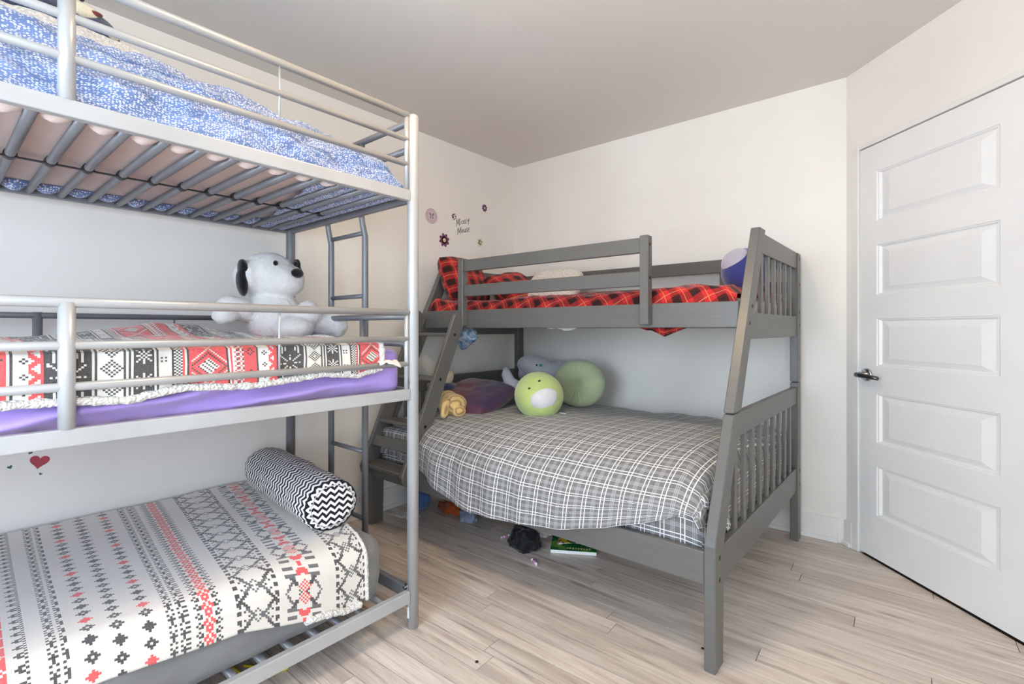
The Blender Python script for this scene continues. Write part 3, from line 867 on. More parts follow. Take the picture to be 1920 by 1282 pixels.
# plush dog (a plain stuffed dog)
dog = thing('plush_dog', 'large fluffy white plush dog with black ears sitting on the middle bunk', 'plush toy', (-2.25, 1.0, 1.12))
b = B()
ell(b, (-2.27, 1.02, 1.21), (.115, .12, .12), None, 4)
ell(b, (-2.27, 1.00, 1.385), (.105, .118, .108), None, 4)
ell(b, (-2.20, 1.035, 1.36), (.070, .090, .068), None, 4)
ell(b, (-2.26, .90, 1.375), (.07, .05, .07), None, 3); ell(b, (-2.26, 1.10, 1.375), (.07, .05, .07), None, 3)
ell(b, (-2.25, .86, 1.235), (.055, .085, .05), eul(-22, 0, 0), 3); ell(b, (-2.22, .80, 1.205), (.045, .05, .04), None, 3)
ell(b, (-2.13, 1.11, 1.215), (.05, .06, .06), None, 3)
ell(b, (-2.17, 1.20, 1.165), (.075, .085, .06), None, 4); ell(b, (-2.13, 1.245, 1.170), (.06, .055, .065), None, 3)
ell(b, (-2.12, 1.04, 1.15), (.10, .08, .05), None, 3)
body = remesh(obj('body', b, M['fur_white'], dog, True), .009, 8)
dm = body.modifiers.new('pile', 'DISPLACE'); tx = bpy.data.textures.new('pile', 'CLOUDS'); tx.noise_scale = .016; tx.noise_depth = 3; dm.texture = tx; dm.strength = .012; dm.mid_level = .5
b = B(); ell(b, (-2.132, 1.062, 1.395), (.014, .030, .021), eul(0, 0, 8), 3); obj('nose', b, M['fur_black'], dog, True)
for xx, yy, zz_ in ((-2.172, .985, 1.435), (-2.172, 1.075, 1.440)):
    b = B(); ell(b, (xx, yy, zz_), (.008, .011, .012), None, 2); obj('eye', b, M['fur_black'], dog, True)
for xx, yy, a_ in ((-2.235, .876, 7), (-2.30, 1.135, -12)):
    b = B(); zo = 0 if a_ > 0 else .035; ell(b, (xx, yy, 1.40 + zo), (.034, .020, .05), eul(a_, 0, 0), 3); ell(b, (xx + .004, yy - .006 * (1 if a_ > 0 else -1.5), 1.345 + zo), (.036, .021, .06), eul(a_, 0, 0), 3); remesh(obj('ear', b, M['fur_black'], dog, True), .007, 3)

# ---- bottom bunk
def wr_g(p):
    if p.z < .34 and (p.x > -1.62 or p.y > 1.05):
        s = nz(p.y * 5, p.z * 12 + p.x * 4, 6.1, 3); p = p + Vector((.008 * s if p.x > -1.6 else 0, .010 * s if p.y > 1.08 else 0, 0))
    return p
mt3 = mattress('mattress', -2.49, -1.562, HY + .03, 1.125, Z[0] + .0275, .376, .085, M['greycover'], 'grey covered mattress on the lowest metal bunk', wr_g)

CELL = .0062
def b_pat(s, t, i, j):
    def zz_band(k, W, jj):
        P = 14; a = tri(jj, P)                    # 0..7
        for cc in (k, W - k):
            dlt = cc - a * .80
            if 0.6 <= dlt < 2.8: return GRY if a > 3 else INK
            if -1.6 <= dlt < -.6 and (jj % 2): return INK
            if cc <= 1 and jj % 4 < 2: return INK
        m = abs(k - W / 2) + tri(jj + 7, P) * .9
        if 2.2 < m < 3.4 or (m < 1.2): return GRY if (k + jj) % 2 else OFF
        return OFF
    q = j
    bands = [(-.06, .0, 'tri'), (.0, .022, 'gap'), (.022, .066, 'tri'), (.070, .122, 'red'), (.126, .172, 'tri'), (.186, .226, 'dbl'), (.244, .286, 'c0'), (.302, .344, 'c1'), (.364, .406, 'c2'),
             (.424, .470, 'dbl'), (.484, .556, 'rb'), (.590, .715, 'zz'), (.735, .862, 'big'), (.905, 1.02, 'zz')]
    for a, e, kd in bands:
        if a <= s < e:
            k = int((s - a) / CELL); W = int(round((e - a) / CELL)) - 1
            if kd == 'gap': return OFF
            if kd == 'tri':
                a2 = tri(q, 6); return INK if (k <= 4 and (k >= 5 - a2 * 1.6)) and (k + a2) % 3 else OFF
            if kd == 'red':
                m = abs(k - 3) + tri(q, 8); return OFF if m in (4,) or (m == 1) else RED
            if kd == 'dbl':
                if k == 3: return OFF
                kk = k if k < 3 else k - 4
                r = q % 7
                sh = ['.#.', '###', '.#.', '#.#', '...', '#.#', '.#.'][r]
                return INK if sh[min(kk, 2)] == '#' else OFF
            if kd[0] == 'c':
                o_ = {'c0': 0, 'c1': 4, 'c2': 2}[kd]; r = (q + o_) % 7; n = ((q + o_) // 7) % 4
                m = abs(k - 3) + abs(r - 3)
                if m > 2: return OFF
                if n == 0 and kd != 'c1': return RED
                if n == 2: return INK
                return OFF if m == 0 else (GRY if m == 1 and n == 3 else INK)
            if kd == 'rb':
                cc = abs(k - 5)
                if cc <= 1: 
                    m = cc + tri(q, 7); return RED if m != 3 and m != 0 else OFF
                if cc == 2: return RED if q % 7 in (2, 3) else OFF
                return INK if (cc == 3 and q % 4 in (0, 1)) or (cc == 4 and q % 4 in (0, 2)) or (cc == 5 and q % 4 == 1) else OFF
            if kd == 'zz': return zz_band(k, W, q)
            if kd == 'big':
                cc = abs(k - W / 2); P = 30; jj = tri(q, P)
                if cc < 3.2 and 2 + cc * .6 < jj < 5.5 + cc * .5: return RED
                if cc < 1.2 and jj in (0, 1): return RED
                if cc + abs(jj - 12) < 4.2: return RED if (k + q) % 2 else OFF
                if 3.5 < cc <= 8.5 and (2.0 <= jj <= 3.9 or 6.0 <= jj <= 7.9) and cc > 4.2: return GRY
                if abs(cc - (17 - jj) * .62) < 1.0 and jj > 6: return INK
                if abs(cc - jj * .62) < .8 and jj > 5: return GRY
                return OFF
    return OFF
def kk(s): return .04 + .13 * (min(max(s, .0), 1.1) - .15) / .65
hem3_y = [-.6, .3, .508, .6, .751, .80, .94, 1.0, 1.03]; hem3_z = [.30, .285, .262, .255, .212, .20, .165, .17, .18]
def blk3(s, v):
    # v metres from hem upward then across
    hz_ = ip(s, hem3_y, hem3_z); R_ = .085
    top = .392; side = max(.004, top - R_ * .95 - hz_); arcl = R_ * 1.5
    if v < side:
        k = v / side; x = -1.546 - .004 * k; z = hz_ + (top - R_ * .95 - hz_) * k
    elif v < side + arcl:
        k = (v - side) / arcl * math.pi / 2; x = -1.55 - R_ * (1 - math.cos(k)); z = top - R_ * .95 + R_ * .95 * math.sin(k)
        if hz_ > top - R_ * .95: z = max(z, hz_)
    else:
        x = -1.55 - R_ - (v - side - arcl); z = top
        z += .005 * nz(x * 3, s * 3, 4)
    xo = min(-1.6, x)
    y = s + kk(s) * (-1.6 - xo)
    # round the outer corner over the mattress end
    e = max(0.0, y - 1.07)
    z -= e * e * 6
    return (max(x, -2.60) + (.004 * nz(s * 5, v * 6, 1) if v < side else 0), min(y, 1.19), z)
us = [-.55 + CELL * i for i in range(int(1.575 / CELL) + 1)]; vs = [CELL * i for i in range(int(1.24 / CELL))]
bk3 = grid('patterned_blanket', us, vs, blk3, M['nordic'], None, None, True, False, .006, b_pat)
tag(bk3, 'cream fleece blanket with black and red motifs on the lowest bunk', 'blanket')
b = B(); pts = []; rr = []
for k in range(120):
    vv = 1.0 * k / 119; p = blk3(1.025, vv); pts.append((p[0], p[1] + .002, p[2] - .004 + .003 * nz(vv * 50, 3))); rr.append(.007 + .002 * nz(vv * 60, 6))
tube(b, pts, rr, 8)
pts = []; rr = []
for k in range(40):
    y = .80 + .2 * k / 39; pts.append((-1.543 + .004 * nz(y * 60, 2), y, ip(y, hem3_y, hem3_z) + .010 * math.sin((y - .8) / .2 * math.pi) + .004 * nz(y * 70, 1))); rr.append(.012 + .004 * nz(y * 60, 8))
tube(b, pts, rr, 8)
obj('sherpa_trim', b, M['sherpa'], bk3, True)
# bolster
A0, A1 = Vector((-1.705, .985, .488)), Vector((-2.47, 1.065, .488)); AX = (A1 - A0).normalized(); AU = Vector((0, 0, 1)); AS = AX.cross(AU).normalized(); AU = AS.cross(AX); BL = (A1 - A0).length
prof = [(0, .0), (0, .03), (.0, .06), (.003, .082), (.014, .098), (.04, .104), (.12, .106), (.25, .104), (.38, .107), (.5, .103), (.62, .105), (.70, .103), (BL - .03, .098), (BL - .012, .085), (BL - .002, .06), (BL, .03), (BL, .0)]
pl = [0]
for i in range(1, len(prof)): pl.append(pl[-1] + math.hypot(prof[i][0] - prof[i - 1][0], prof[i][1] - prof[i - 1][1]))
def bol(u, v):
    h = ip(u, pl, [p[0] for p in prof]); r = ip(u, pl, [p[1] for p in prof])
    a = v / .103
    wv = .005 * nz(h * 9, math.cos(a) * 1.4, math.sin(a) * 1.4, 3) * min(1, r / .08)
    rr_ = r + wv
    p = A0 + AX * h + AS * math.cos(a) * rr_ + AU * math.sin(a) * rr_ * .92
    return p
us = []
for i in range(len(pl) - 1): us += lsp(pl[i], pl[i + 1], 8)[:-1]
us.append(pl[-1])
nb = 72; vs = [2 * math.pi * .103 * k / nb for k in range(nb)]
def boluv(u, v):
    r = ip(u, pl, [p[1] for p in prof]); a = v / .103
    if u < pl[3]: return (r * math.cos(a) + 5.0, r * math.sin(a) + 5.0)
    return (v, u)
o = grid('bolster_pillow', us, vs, bol, M['chevron'], None, boluv, True, True)
tag(o, 'black and white chevron bolster pillow on the lowest bunk', 'pillow')
b = B(); tube(b, [A0 + AX * .012 + (AS * math.cos(2 * math.pi * k / 48) + AU * math.sin(2 * math.pi * k / 48) * .92) * .0985 for k in range(48)], .0022, 6, closed=True); obj('piping', b, M['chevron'], o, True)
# yellow cord under the bunk
b = B(); P = [(-1.78, .70), (-1.72, .735), (-1.665, .765), (-1.655, .79), (-1.69, .79), (-1.70, .76), (-1.68, .725), (-1.69, .70), (-1.74, .68), (-1.85, .66), (-2.0, .62)]
pts = []
for i in range(len(P) - 1):
    for t_ in range(6):
        k = t_ / 6; p0 = P[max(i - 1, 0)]; p1 = P[i]; p2 = P[i + 1]; p3 = P[min(i + 2, len(P) - 1)]
        f = lambda a, b_, c, d: .5 * (2 * b_ + (c - a) * k + (2 * a - 5 * b_ + 4 * c - d) * k * k + (3 * b_ - a - 3 * c + d) * k ** 3)
        pts.append((f(p0[0], p1[0], p2[0], p3[0]), f(p0[1], p1[1], p2[1], p3[1]), .006 + .004 * (i in (4, 5))))
tube(b, pts, .0042, 8); o = obj('yellow_cord', b, M['yellow'], None, True); tag(o, 'looped yellow cord on the floor under the lowest metal bunk', 'cord')

# ------------------------------------------------------------------ grey wooden bunk
GXR, GXL, GF, GR = -0.540, -2.535, 1.688, 3.115
gb = thing('wooden_bunk_bed', 'grey painted wooden twin over full bunk bed with a slanted ladder', 'bunk bed', ((GXR + GXL) / 2, 2.4, 0))
GW = M['gwood']
LT = .038
def lean_y(z): return GF + (z - .425) * (2.262 - GF) / (1.578 - .425) if z > .425 else GF
LD = .083
for x0 in (GXR - LT, GXL):
    x1 = x0 + LT
    zj = .838
    obj('leg', prism_x(B(), [(GF, 0), (GF + LD, 0), (GF + LD + .004, .405), (lean_y(zj) + LD + .008, zj - .002), (lean_y(zj), zj - .002), (GF, .425)], x0, x1, .003), GW, gb)
    obj('upper_leg', prism_x(B(), [(lean_y(zj), zj + .002), (lean_y(zj) + LD + .008, zj + .002), (lean_y(1.578) + LD + .004, 1.578), (lean_y(1.578), 1.578)], x0, x1, .003), GW, gb)
    obj('leg', box(B(), x0, x1, GR - .075, GR, 0, .858, .003), GW, gb)
    obj('upper_leg', box(B(), x0, x1, GR - .075, GR, .862, 1.560, .003), GW, gb)
    xa, xb = x0 + .006, x1 - .006
    # upper end panel rails, trapezoids fitted to the leaning leg
    def erail(z0, z1):
        return prism_x(B(), [(lean_y(z0) + LD - .002, z0), (GR - .072, z0), (GR - .072, z1), (lean_y(z1) + LD - .002, z1)], xa, xb, .002)
    obj('end_rail', erail(1.474, 1.562), GW, gb); obj('end_rail', erail(1.108, 1.216), GW, gb)
    obj('end_rail', erail(.745, .834), GW, gb); obj('end_rail', erail(.270, .396), GW, gb)
    for z0, z1, n, sh in ((1.214, 1.476, 6, 1.0), (.394, .747, 9, 1.0)):
        ya = lean_y((z0 + z1) / 2) + LD; yb = GR - .075; st = (yb - ya) / (n + 1)
        for k in range(n):
            yc = ya + st * (k + 1); 
            obj('slat', box(B(), x0 + .012, x1 - .012, yc - .019, yc + .019, z0, z1, .002), GW, gb)
    s = 1 if x0 > -1 else -1
    xo = x1 if s > 0 else x0
    for y, z in ((GF + .045, .375), (GF + .045, .30), (lean_y(1.24) + .045, 1.24), (lean_y(1.17) + .045, 1.172), (GR - .03, 1.53), (GR - .03, 1.39), (GR - .03, 1.24), (GR - .03, 1.17), (GR - .03, .375), (GR - .03, .30)):
        bb = B(); disc(bb, (xo - s * .001, y, z), (s, 0, 0), .0085, .0018, 16); obj('bolt', bb, M['brass'], gb)
# rails
XI0, XI1 = GXL + LT, GXR - LT
obj('side_rail', box(B(), XI0, XI1, GF + .002, GF + .027, .287, .398, .003), GW, gb)
obj('side_rail', box(B(), XI0, XI1, GR - .04, GR - .015, .287, .398, .003), GW, gb)
UY = 2.085
obj('side_rail', box(B(), XI0, XI1, UY, UY + .025, 1.154, 1.261, .003), GW, gb)
obj('side_rail', box(B(), XI0, XI1, GR - .04, GR - .015, 1.154, 1.261, .003), GW, gb)
# rear guard
obj('guard_rail', box(B(), XI0, XI1, GR - .065, GR - .041, 1.482, 1.560, .003), GW, gb)
obj('guard_rail', box(B(), XI0, XI1, GR - .065, GR - .041, 1.345, 1.41, .003), GW, gb)
for x in (-.93, -2.2): obj('guard_post', box(B(), x - .03, x + .03, GR - .041, GR - .015, 1.17, 1.562, .003), GW, gb)
# front guard
for x in (-2.118, -.960):
    p = obj('guard_post', box(B(), x - .02, x + .02, UY - .045, UY - .0005, 1.168, 1.562, .003), GW, gb)
    for z in (1.522, 1.375):
        bb = B(); disc(bb, (x + .019, UY - .023, z), (1, 0, 0), .0075, .0016, 14); obj('bolt', bb, M['brass'], p)
for z0, z1 in ((1.487, 1.555), (1.339, 1.406)):
    obj('guard_rail', box(B(), -2.0985, -.9795, UY - .034, UY - .010, z0, z1, .003), GW, gb)
# mattress slats
for k in range(9):
    x = XI0 + .12 + k * (XI1 - XI0 - .24) / 8
    obj('bed_slat', box(B(), x - .04, x + .04, GF + .027, GR - .04, .320, .338), GW, gb)
    obj('bed_slat', box(B(), x - .04, x + .04, UY + .025, GR - .04, 1.170, 1.186), GW, gb)
# headboard panel at the left of the lower bed
# ladder: two stiles, treads, brace
LA = Vector((0, 1.648, .36)); LBv = Vector((0, 2.045, 1.262)); LDIR = (LBv - LA).normalized(); LN = Vector((0, -LDIR.z, LDIR.y))
def stile(x, z0, z1):
    def at(z, off): 
        p = LA + LDIR * ((z - LA.z) / LDIR.z) + LN * off
        return (p.y, p.z)
    bb = B()
    poly = [at(z0, -.02), at(z0 + .012, -.045), at(z1, -.045), at(z1 + .02, .02), at(z1 + .0, .045), at(z0 + .03, .045), at(z0, .02)]
    return prism_x(bb, poly, x - .0125, x + .0125, .003)
for x, z1 in ((-2.475, 1.235), (-2.112, 1.215)):
    st_ = obj('ladder_stile', stile(x, .32, z1), GW, gb)
    for z in (1.115, .865, .615, .375):
        p = LA + LDIR * ((z - LA.z) / LDIR.z)
        bb = B(); disc(bb, (x + .012, p.y, p.z), (1, 0, 0), .0085, .0016, 14); obj('bolt', bb, M['brass'], st_)
for z in (1.125, .875, .625, .385):
    p = LA + LDIR * ((z - LA.z) / LDIR.z)
    obj('ladder_tread', box(B(), -2.4625, -2.1245, p.y - .048, p.y + .045, z - .019, z, .003), GW, gb)
bb = B(); p = LA + LDIR * ((.50 - LA.z) / LDIR.z)
obj('ladder_brace', obox(bb, (-2.2935, p.y - .024, .506), (1, 0, 0), LN, LDIR, .338, .018, .060, .002), GW, gb)
bb = B(); box(bb, -2.20, -2.18, GF + .0005, GF + .0018, .335, .352); obj('maker_label', bb, M['label'], gb)

# ---- lower bed bedding
mt4 = mattress('mattress', -2.49, -.590, GF + .045, GR - .045, .338, .575, .05, M['plaid'], 'full mattress in grey plaid sheet on the lower wooden bunk')
hx = [-2.48, -2.2, -2.03, -1.95, -1.80, -1.653, -1.436, -1.15, -.953, -.799, -.709, -.60]
hzv = [.43, .41, .398, .37, .315, .284, .298, .337, .388, .440, .478, .54]
def duv(u, v):
    x = u
    hem = ip(x, hx, hzv)
    over = ip(x, [-2.3, -2.05, -1.95, -1.1, -.9, -.62], [0, .3, 1, 1, .4, 0])
    yf = GF + .02 - .052 * over
    bulge = ip(x, [-2.5, -2.0, -1.5, -1.0, -.7, -.6], [.0, .01, .02, .035, .03, .01])
    ins = ip(x, [-2.5, -2.14, -2.03], [.06, .05, 0])
    Y = [3.06, 2.75, 2.4, 2.1, 1.92, 1.80 + ins * .6, 1.73 + ins, 1.70 - .03 * over + ins, yf + ins * .8, yf + .003 + ins * .5]
    h2 = hem + (.55 - hem) * .5
    Zs = [.600, .628, .640 + bulge, .648 + bulge, .638 + bulge, .612 + bulge * .8, .575 + bulge * .5, .53, h2 if h2 < .5 else .5, hem]
    zmid = [0, .16, .32, .46, .555, .635, .70, .76, .87, 1.0]
    y = ip(v, zmid, Y); z = ip(v, zmid, Zs)
    # left end droops towards the ladder side
    k = min(1, v / .1)
    drop = ip(x, [-2.49, -2.42, -2.3], [.05, .015, 0]) + ip(x, [-.68, -.62, -.597], [0, .02, .09])
    z -= drop * (1 if v < .8 else .2)
    wr = nz(x * 3.0 + y * .6, y * 2.6, 2.0, 4) * .013
    rid = (1 - abs(nz(x * 2.2 + y * 1.5, y * 1.2 - x * .8, 7.0, 3))) ** 3 * .016
    if v > .72:
        fold = .010 * math.sin(x * 34 + 2.0 * nz(x * 3, 1)) * ip(x, [-2.2, -1.9, -1.5, -1.2], [1, 1, .5, .25])
        y += fold * min(1, (v - .72) / .1) + wr * .6
        return (x, y, z)
    far = ip(y, [2.0, 2.6], [.3, 1.0])
    return (x, y, z + wr * far + rid * far - .006)
vs = [k / 95 for k in range(96)]
arc = lambda v: 1.62 * v if v < .7 else 1.62 * .7 + (v - .7) * 1.62 * .75
# smooth the profile by averaging neighbours
def duvs(u, v):
    a = [duv(u, min(1, max(0, v + d))) for d in (-.045, -.022, 0, .022, .045)]
    if v > .97: return duv(u, v)
    return tuple(sum(p[k] for p in a) / 5 for k in range(3))
dv = grid('duvet', lsp(-2.485, -.597, 170), vs, duvs, M['plaid'], None, lambda u, v: (u + .10 * (1 - v) * math.sin(u * 1.1), arc(v) + .045 * math.sin(u * 2.1 + .6)), True, False, .008)
tag(dv, 'grey and white plaid duvet spilling over the lower wooden bunk rail', 'duvet')
# bunched corner of the duvet at the foot board
def corner(u, v):
    y = 1.80 + .10 * u; a = v * math.pi * 1.6 - .4
    r = .030 + .012 * nz(u * 5, v * 4, 3)
    return (-.585 + r * .55 * math.cos(a), y + .02 * nz(u * 7, 2), .43 + .04 * (1 - u) + r * 1.6 * math.sin(a) * (1 + .2 * nz(u * 8, v * 3)))
grid('bunched_corner', lsp(0, 1.6, 40), lsp(0, 1, 30), corner, M['plaid'], dv, lambda u, v: (u * .3, v * .25))

def pillow(name, c, R, w_, l_, t_, mat, label, cat='pillow', seed=0.0, pinch=.10, uvs=1.0):
    def fn(u, v):
        a = u; side = 1.0
        if u > 1: a = 2 - u; 
        s_ = 1 if u <= 1 else -1
        x = -1 + 2 * a; y = -1 + 2 * v
        e = max(0, (1 - abs(x) ** 3.2)) ** .42 * max(0, (1 - abs(y) ** 3.2)) ** .42
        rc = 1 - .13 * (x * y) ** 2; px = x * rc * (1 - pinch * (1 - y * y) * .4); py = y * rc * (1 - pinch * (1 - x * x) * .4)
        h = s_ * t_ * e + .006 * nz(x * 3 + seed, y * 3, s_ * 2.0, 3) * (.4 + e)
        p = Vector((px * w_ / 2, py * l_ / 2, h / 1))
        return tuple(Vector(c) + R @ p)
    us = lsp(0, 1, 26) + lsp(1, 2, 26)[1:]
    o = grid(name, us, lsp(0, 1, 26), fn, mat, None, lambda u, v: ((u if u <= 1 else 2 - u) * w_ * uvs + (u > 1) * .3, v * l_ * uvs))
    tag(o, label, cat)
    return o
pillow('pillow', (-2.185, 2.225, .722), eul(15, 4, 6), .47, .45, .066, M['ombre'], 'maroon and navy ombre pillow on the lower wooden bunk', seed=3)
# lime plush
SQ = thing('plush_toy', 'lime green round plush with white muzzle sitting on the plaid duvet', 'plush toy', (-1.71, 2.25, .64))
gc = Vector((-1.705, 2.265, .768))
GRr = eul(0, 0, -40) @ eul(0, 14, 0)
b = B(); ell(b, gc, (.150, .140, .134), GRr, 4); body = obj('body', b, M['green'], SQ, True)
# face frame: forward is towards the camera side
fw = Vector((.50, -.84, .12)).normalized(); rt = Vector((.86, .51, 0)).normalized(); upv = rt.cross(fw); upv = -upv if upv.z < 0 else upv
def on(c, a, e, r): 
    d_ = (fw * math.cos(a) * math.cos(e) + rt * math.sin(a) * math.cos(e) + upv * math.sin(e)).normalized()
    return c + d_ * r
def rotto(d_):
    return d_.to_track_quat('Z', 'Y').to_matrix()
def patch(c, R, a, e, ra, rb, th, mat, name, parent, twist=0):
    p = on(c, a, e, R); d_ = (p - c).normalized()
    b = B(); ell(b, p, (ra, rb, th), rotto(d_) @ Matrix.Rotation(math.radians(twist), 3, 'Z'), 3)
    return obj(name, b, mat, parent, True)
patch(gc, .118, .34, -.13, .080, .062, .036, M['whiteplush'], 'muzzle', SQ, 15)
for a, e in ((-.30, .28), (.12, .62)): patch(gc, .139, a, e, .009, .005, .006, M['fur_black'], 'eye', SQ, 20)
patch(gc, .136, -.55, .0, .008, .007, .004, M['teal'], 'cheek_spot', SQ)
patch(gc, .132, .35, -.72, .012, .010, .005, M['green_stain'], 'nostril', SQ)
b = B(); ell(b, gc + Vector((-.075, .02, .108)), (.024, .018, .016), eul(0, 30, 20), 3); obj('tuft', b, M['teal'], SQ, True)
b = B(); box(b, gc.x + .105, gc.x + .145, gc.y + .055, gc.y + .057, .655, .675); obj('cloth_tag', b, M['label'], SQ)
# sage disc plush with a tufted centre
sc_ = Vector((-1.735, 2.74, .795)); sn = Vector((.42, -.90, .10)).normalized()
su = Vector((0, 0, 1)); su = (su - sn * su.dot(sn)).normalized(); ss = sn.cross(su)
def disc_pl(u, v):
    a = 2 * math.pi * v; r = u if u <= 1 else 2 - u; s_ = 1 if u <= 1 else -1
    th = .085 * max(0, 1 - r ** 2.6) ** .5
    if s_ > 0: th *= 1 - .55 * math.exp(-(r / .16) ** 2)
    th += .004 * math.sin(a * 22) * r * (1 - r) * 4 * (s_ > 0)
    return tuple(sc_ + (ss * math.cos(a) * .168 + su * math.sin(a) * .155) * r + sn * th * s_)
o = grid('plush_toy', lsp(0.001, 1, 20) + lsp(1, 1.999, 14)[1:], [k / 96 for k in range(96)], disc_pl, M['sage'], None, None, True, True)
tag(o, 'pale sage green round plush seen from its tufted back, leaning on the wall', 'plush toy')
# grey plush with a trunk
EL = thing('plush_toy', 'light grey plush elephant with raised trunk behind the lime plush', 'plush toy', (-2.05, 2.75, .64))
b = B(); ell(b, (-2.13, 2.80, .875), (.15, .10, .085), eul(0, 12, 10), 4); ell(b, (-2.15, 2.82, .78), (.12, .10, .13), None, 4)
ell(b, (-1.96, 2.88, .83), (.13, .09, .10), None, 3)
remesh(obj('body', b, M['greyplush'], EL, True), .009)
b = B(); tube(b, [(-2.06, 2.72, .80), (-1.959, 2.460, 0.771), (-2.009, 2.440, 0.775), (-2.063, 2.430, 0.807), (-2.094, 2.430, 0.860), (-2.108, 2.440, 0.896)], [.05, .044, .042, .038, .032, .014], 16); obj('trunk', b, M['greyplush'], EL, True)
b = B(); ell(b, (-2.20, 2.73, .845), (.03, .02, .05), eul(0, 30, 0), 3); obj('ear', b, M['lilac'], EL, True)
b = B(); ell(b, (-2.03, 2.718, .90), (.013, .008, .010), None, 2); obj('tuft', b, M['teal'], EL, True)
b = B(); ell(b, (-2.06, 2.71, .90), (.007, .006, .006), None, 2); obj('eye', b, M['fur_black'], EL, True)
# tiger striped plush
TG = thing('plush_toy', 'tan striped plush cat lying by the ladder on the plaid duvet', 'plush toy', (-2.13, 1.99, .64))
b = B(); ell(b, (-2.14, 2.00, .705), (.085, .10, .065), eul(0, 0, 30), 4); ell(b, (-2.22, 2.03, .72), (.07, .07, .06), None, 3); remesh(obj('body', b, M['tiger'], TG, True))
b = B(); tube(b, [(-2.11, 1.945, .745), (-2.095, 1.90, .715), (-2.08, 1.88, .67), (-2.075, 1.865, .655)], [.020, .024, .022, .014], 14); obj('tail', b, M['tiger'], TG, True)
b = B(); ell(b, (-2.06, 1.975, .675), (.035, .045, .035), None, 3); obj('paw', b, M['tiger'], TG, True)
# beige plush behind the ladder
BG = thing('plush_toy', 'beige plush dog with slate scarf behind the wooden ladder', 'plush toy', (-2.38, 2.15, .62))
b = B(); ell(b, (-2.37, 2.11, .72), (.075, .085, .10), None, 4); ell(b, (-2.37, 2.13, .845), (.07, .07, .065), None, 4); ell(b, (-2.345, 2.075, .835), (.032, .04, .03), None, 3); remesh(obj('body', b, M['beige'], BG, True))
b = B(); tube(b, [(-2.37 + .07 * math.cos(a), 2.12 + .072 * math.sin(a), .785) for a in lsp(0, 2 * math.pi, 25)[:-1]], .024, 10, closed=True); tube(b, [(-2.31, 2.06, .78), (-2.29, 2.03, .72), (-2.28, 2.02, .655)], [.025, .03, .028], 10); obj('scarf', b, M['slateplush'], BG, True)
b = B(); ell(b, (-2.335, 2.036, .845), (.010, .010, .009), None, 2); obj('nose', b, M['fur_black'], BG, True)
for s in (-1, 1):
    b = B(); ell(b, (-2.37 + s * .065, 2.13, .845), (.018, .03, .045), eul(0, s * 12, 0), 3); obj('ear', b, M['beige'], BG, True)

# ---- upper bed bedding
mt5 = mattress('mattress', -2.48, -.60, UY + .075, GR - .08, 1.186, 1.285, .035, M['whitecloth'], 'white twin mattress on the upper wooden bunk')
def redc(u, v):
    x = u; y = ip(v, [0, .08, 1], [UY + .028, UY + .05, GR - .075])
    z = ip(v, [0, .03, .08, .2, 1], [1.255, 1.285, 1.312, 1.322, 1.315])
    bump = .016 * nz(x * 4 + y * 2, y * 5 - x, 1.5, 4) + .012 * (1 - abs(nz(x * 3.1 - y * 2.0, y * 3 + x * .7, 5.0, 3))) ** 3 + ip(x, [-2.48, -2.3, -2.0, -1.2, -.7], [.02, .0, -.004, .008, .012])
    return (x, y, z + bump * min(1, v / .05) - (ip(x, [-2.49, -2.44], [.03, 0]) + ip(x, [-.64, -.6], [0, .04])))
o = grid('comforter', lsp(-2.488, -.596, 170), lsp(0, 1, 70), redc, M['tartan'], None, lambda u, v: (u * .8 + v * .55 + .02 * math.sin(u * 7), v * .85 - u * .42))
tag(o, 'red tartan comforter on the upper wooden bunk', 'comforter')
pillow('pillow', (-2.405, 2.36, 1.475), eul(0, 68, 8), .34, .46, .070, M['tartan'], 'red tartan pillow propped upright at the ladder end of the upper bunk', seed=1, uvs=.9)
pillow('pillow', (-2.20, 2.62, 1.435), eul(14, 34, 4), .30, .40, .060, M['tartan'], 'red tartan pillow lying flat beside the cream pillow', seed=5, uvs=.8)
pillow('pillow', (-1.98, 2.80, 1.43), eul(40, 0, 14), .40, .36, .085, M['creamprint'], 'cream printed pillow heaped on the red tartan comforter', seed=8)
NV = thing('plush_toy', 'round navy plush with pale lilac belly on the upper wooden bunk', 'plush toy', (-.735, 2.72, 1.34))
nc = Vector((-.722, 2.72, 1.445)); b = B(); ell(b, nc, (.115, .12, .118), None, 4); obj('body', b, M['navyplush'], NV, True)
b = B(); p = nc + Vector((-.030, -.052, .048)); ell(b, p, (.078, .074, .052), rotto(Vector((-.35, -.75, .55))), 4); obj('belly', b, M['lilac'], NV, True)
# cloth edges hanging below the upper rail
def hang(name, x0, x1, y, zt, fz, mat, label, thick=.006):
    o = grid(name, lsp(x0, x1, 30), lsp(0, 1, 10), lambda u, v: (u, y + .012 * nz(u * 12, v * 2) + .03 * v * (1 - v), zt - (zt - fz((u - x0) / (x1 - x0))) * v), mat, None, lambda u, v: (u, v * .1), True, False, thick)
    tag(o, label, 'cloth')
hang('hanging_cloth', -1.075, -.815, 2.20, 1.168, lambda k: ip(k, [0, .2, .3, .55, .8, 1], [1.158, 1.142, 1.142, 1.112, 1.138, 1.158]), M['tartan'], 'corner of red tartan cloth drooping below the upper wooden bunk rail')
hang('hanging_cloth', -1.60, -1.40, 2.20, 1.168, lambda k: ip(k, [0, .15, .3, .6, .8, 1], [1.15, 1.145, 1.153, 1.138, 1.142, 1.156]), M['whitecloth'], 'white cloth edge drooping below the upper wooden bunk rail')
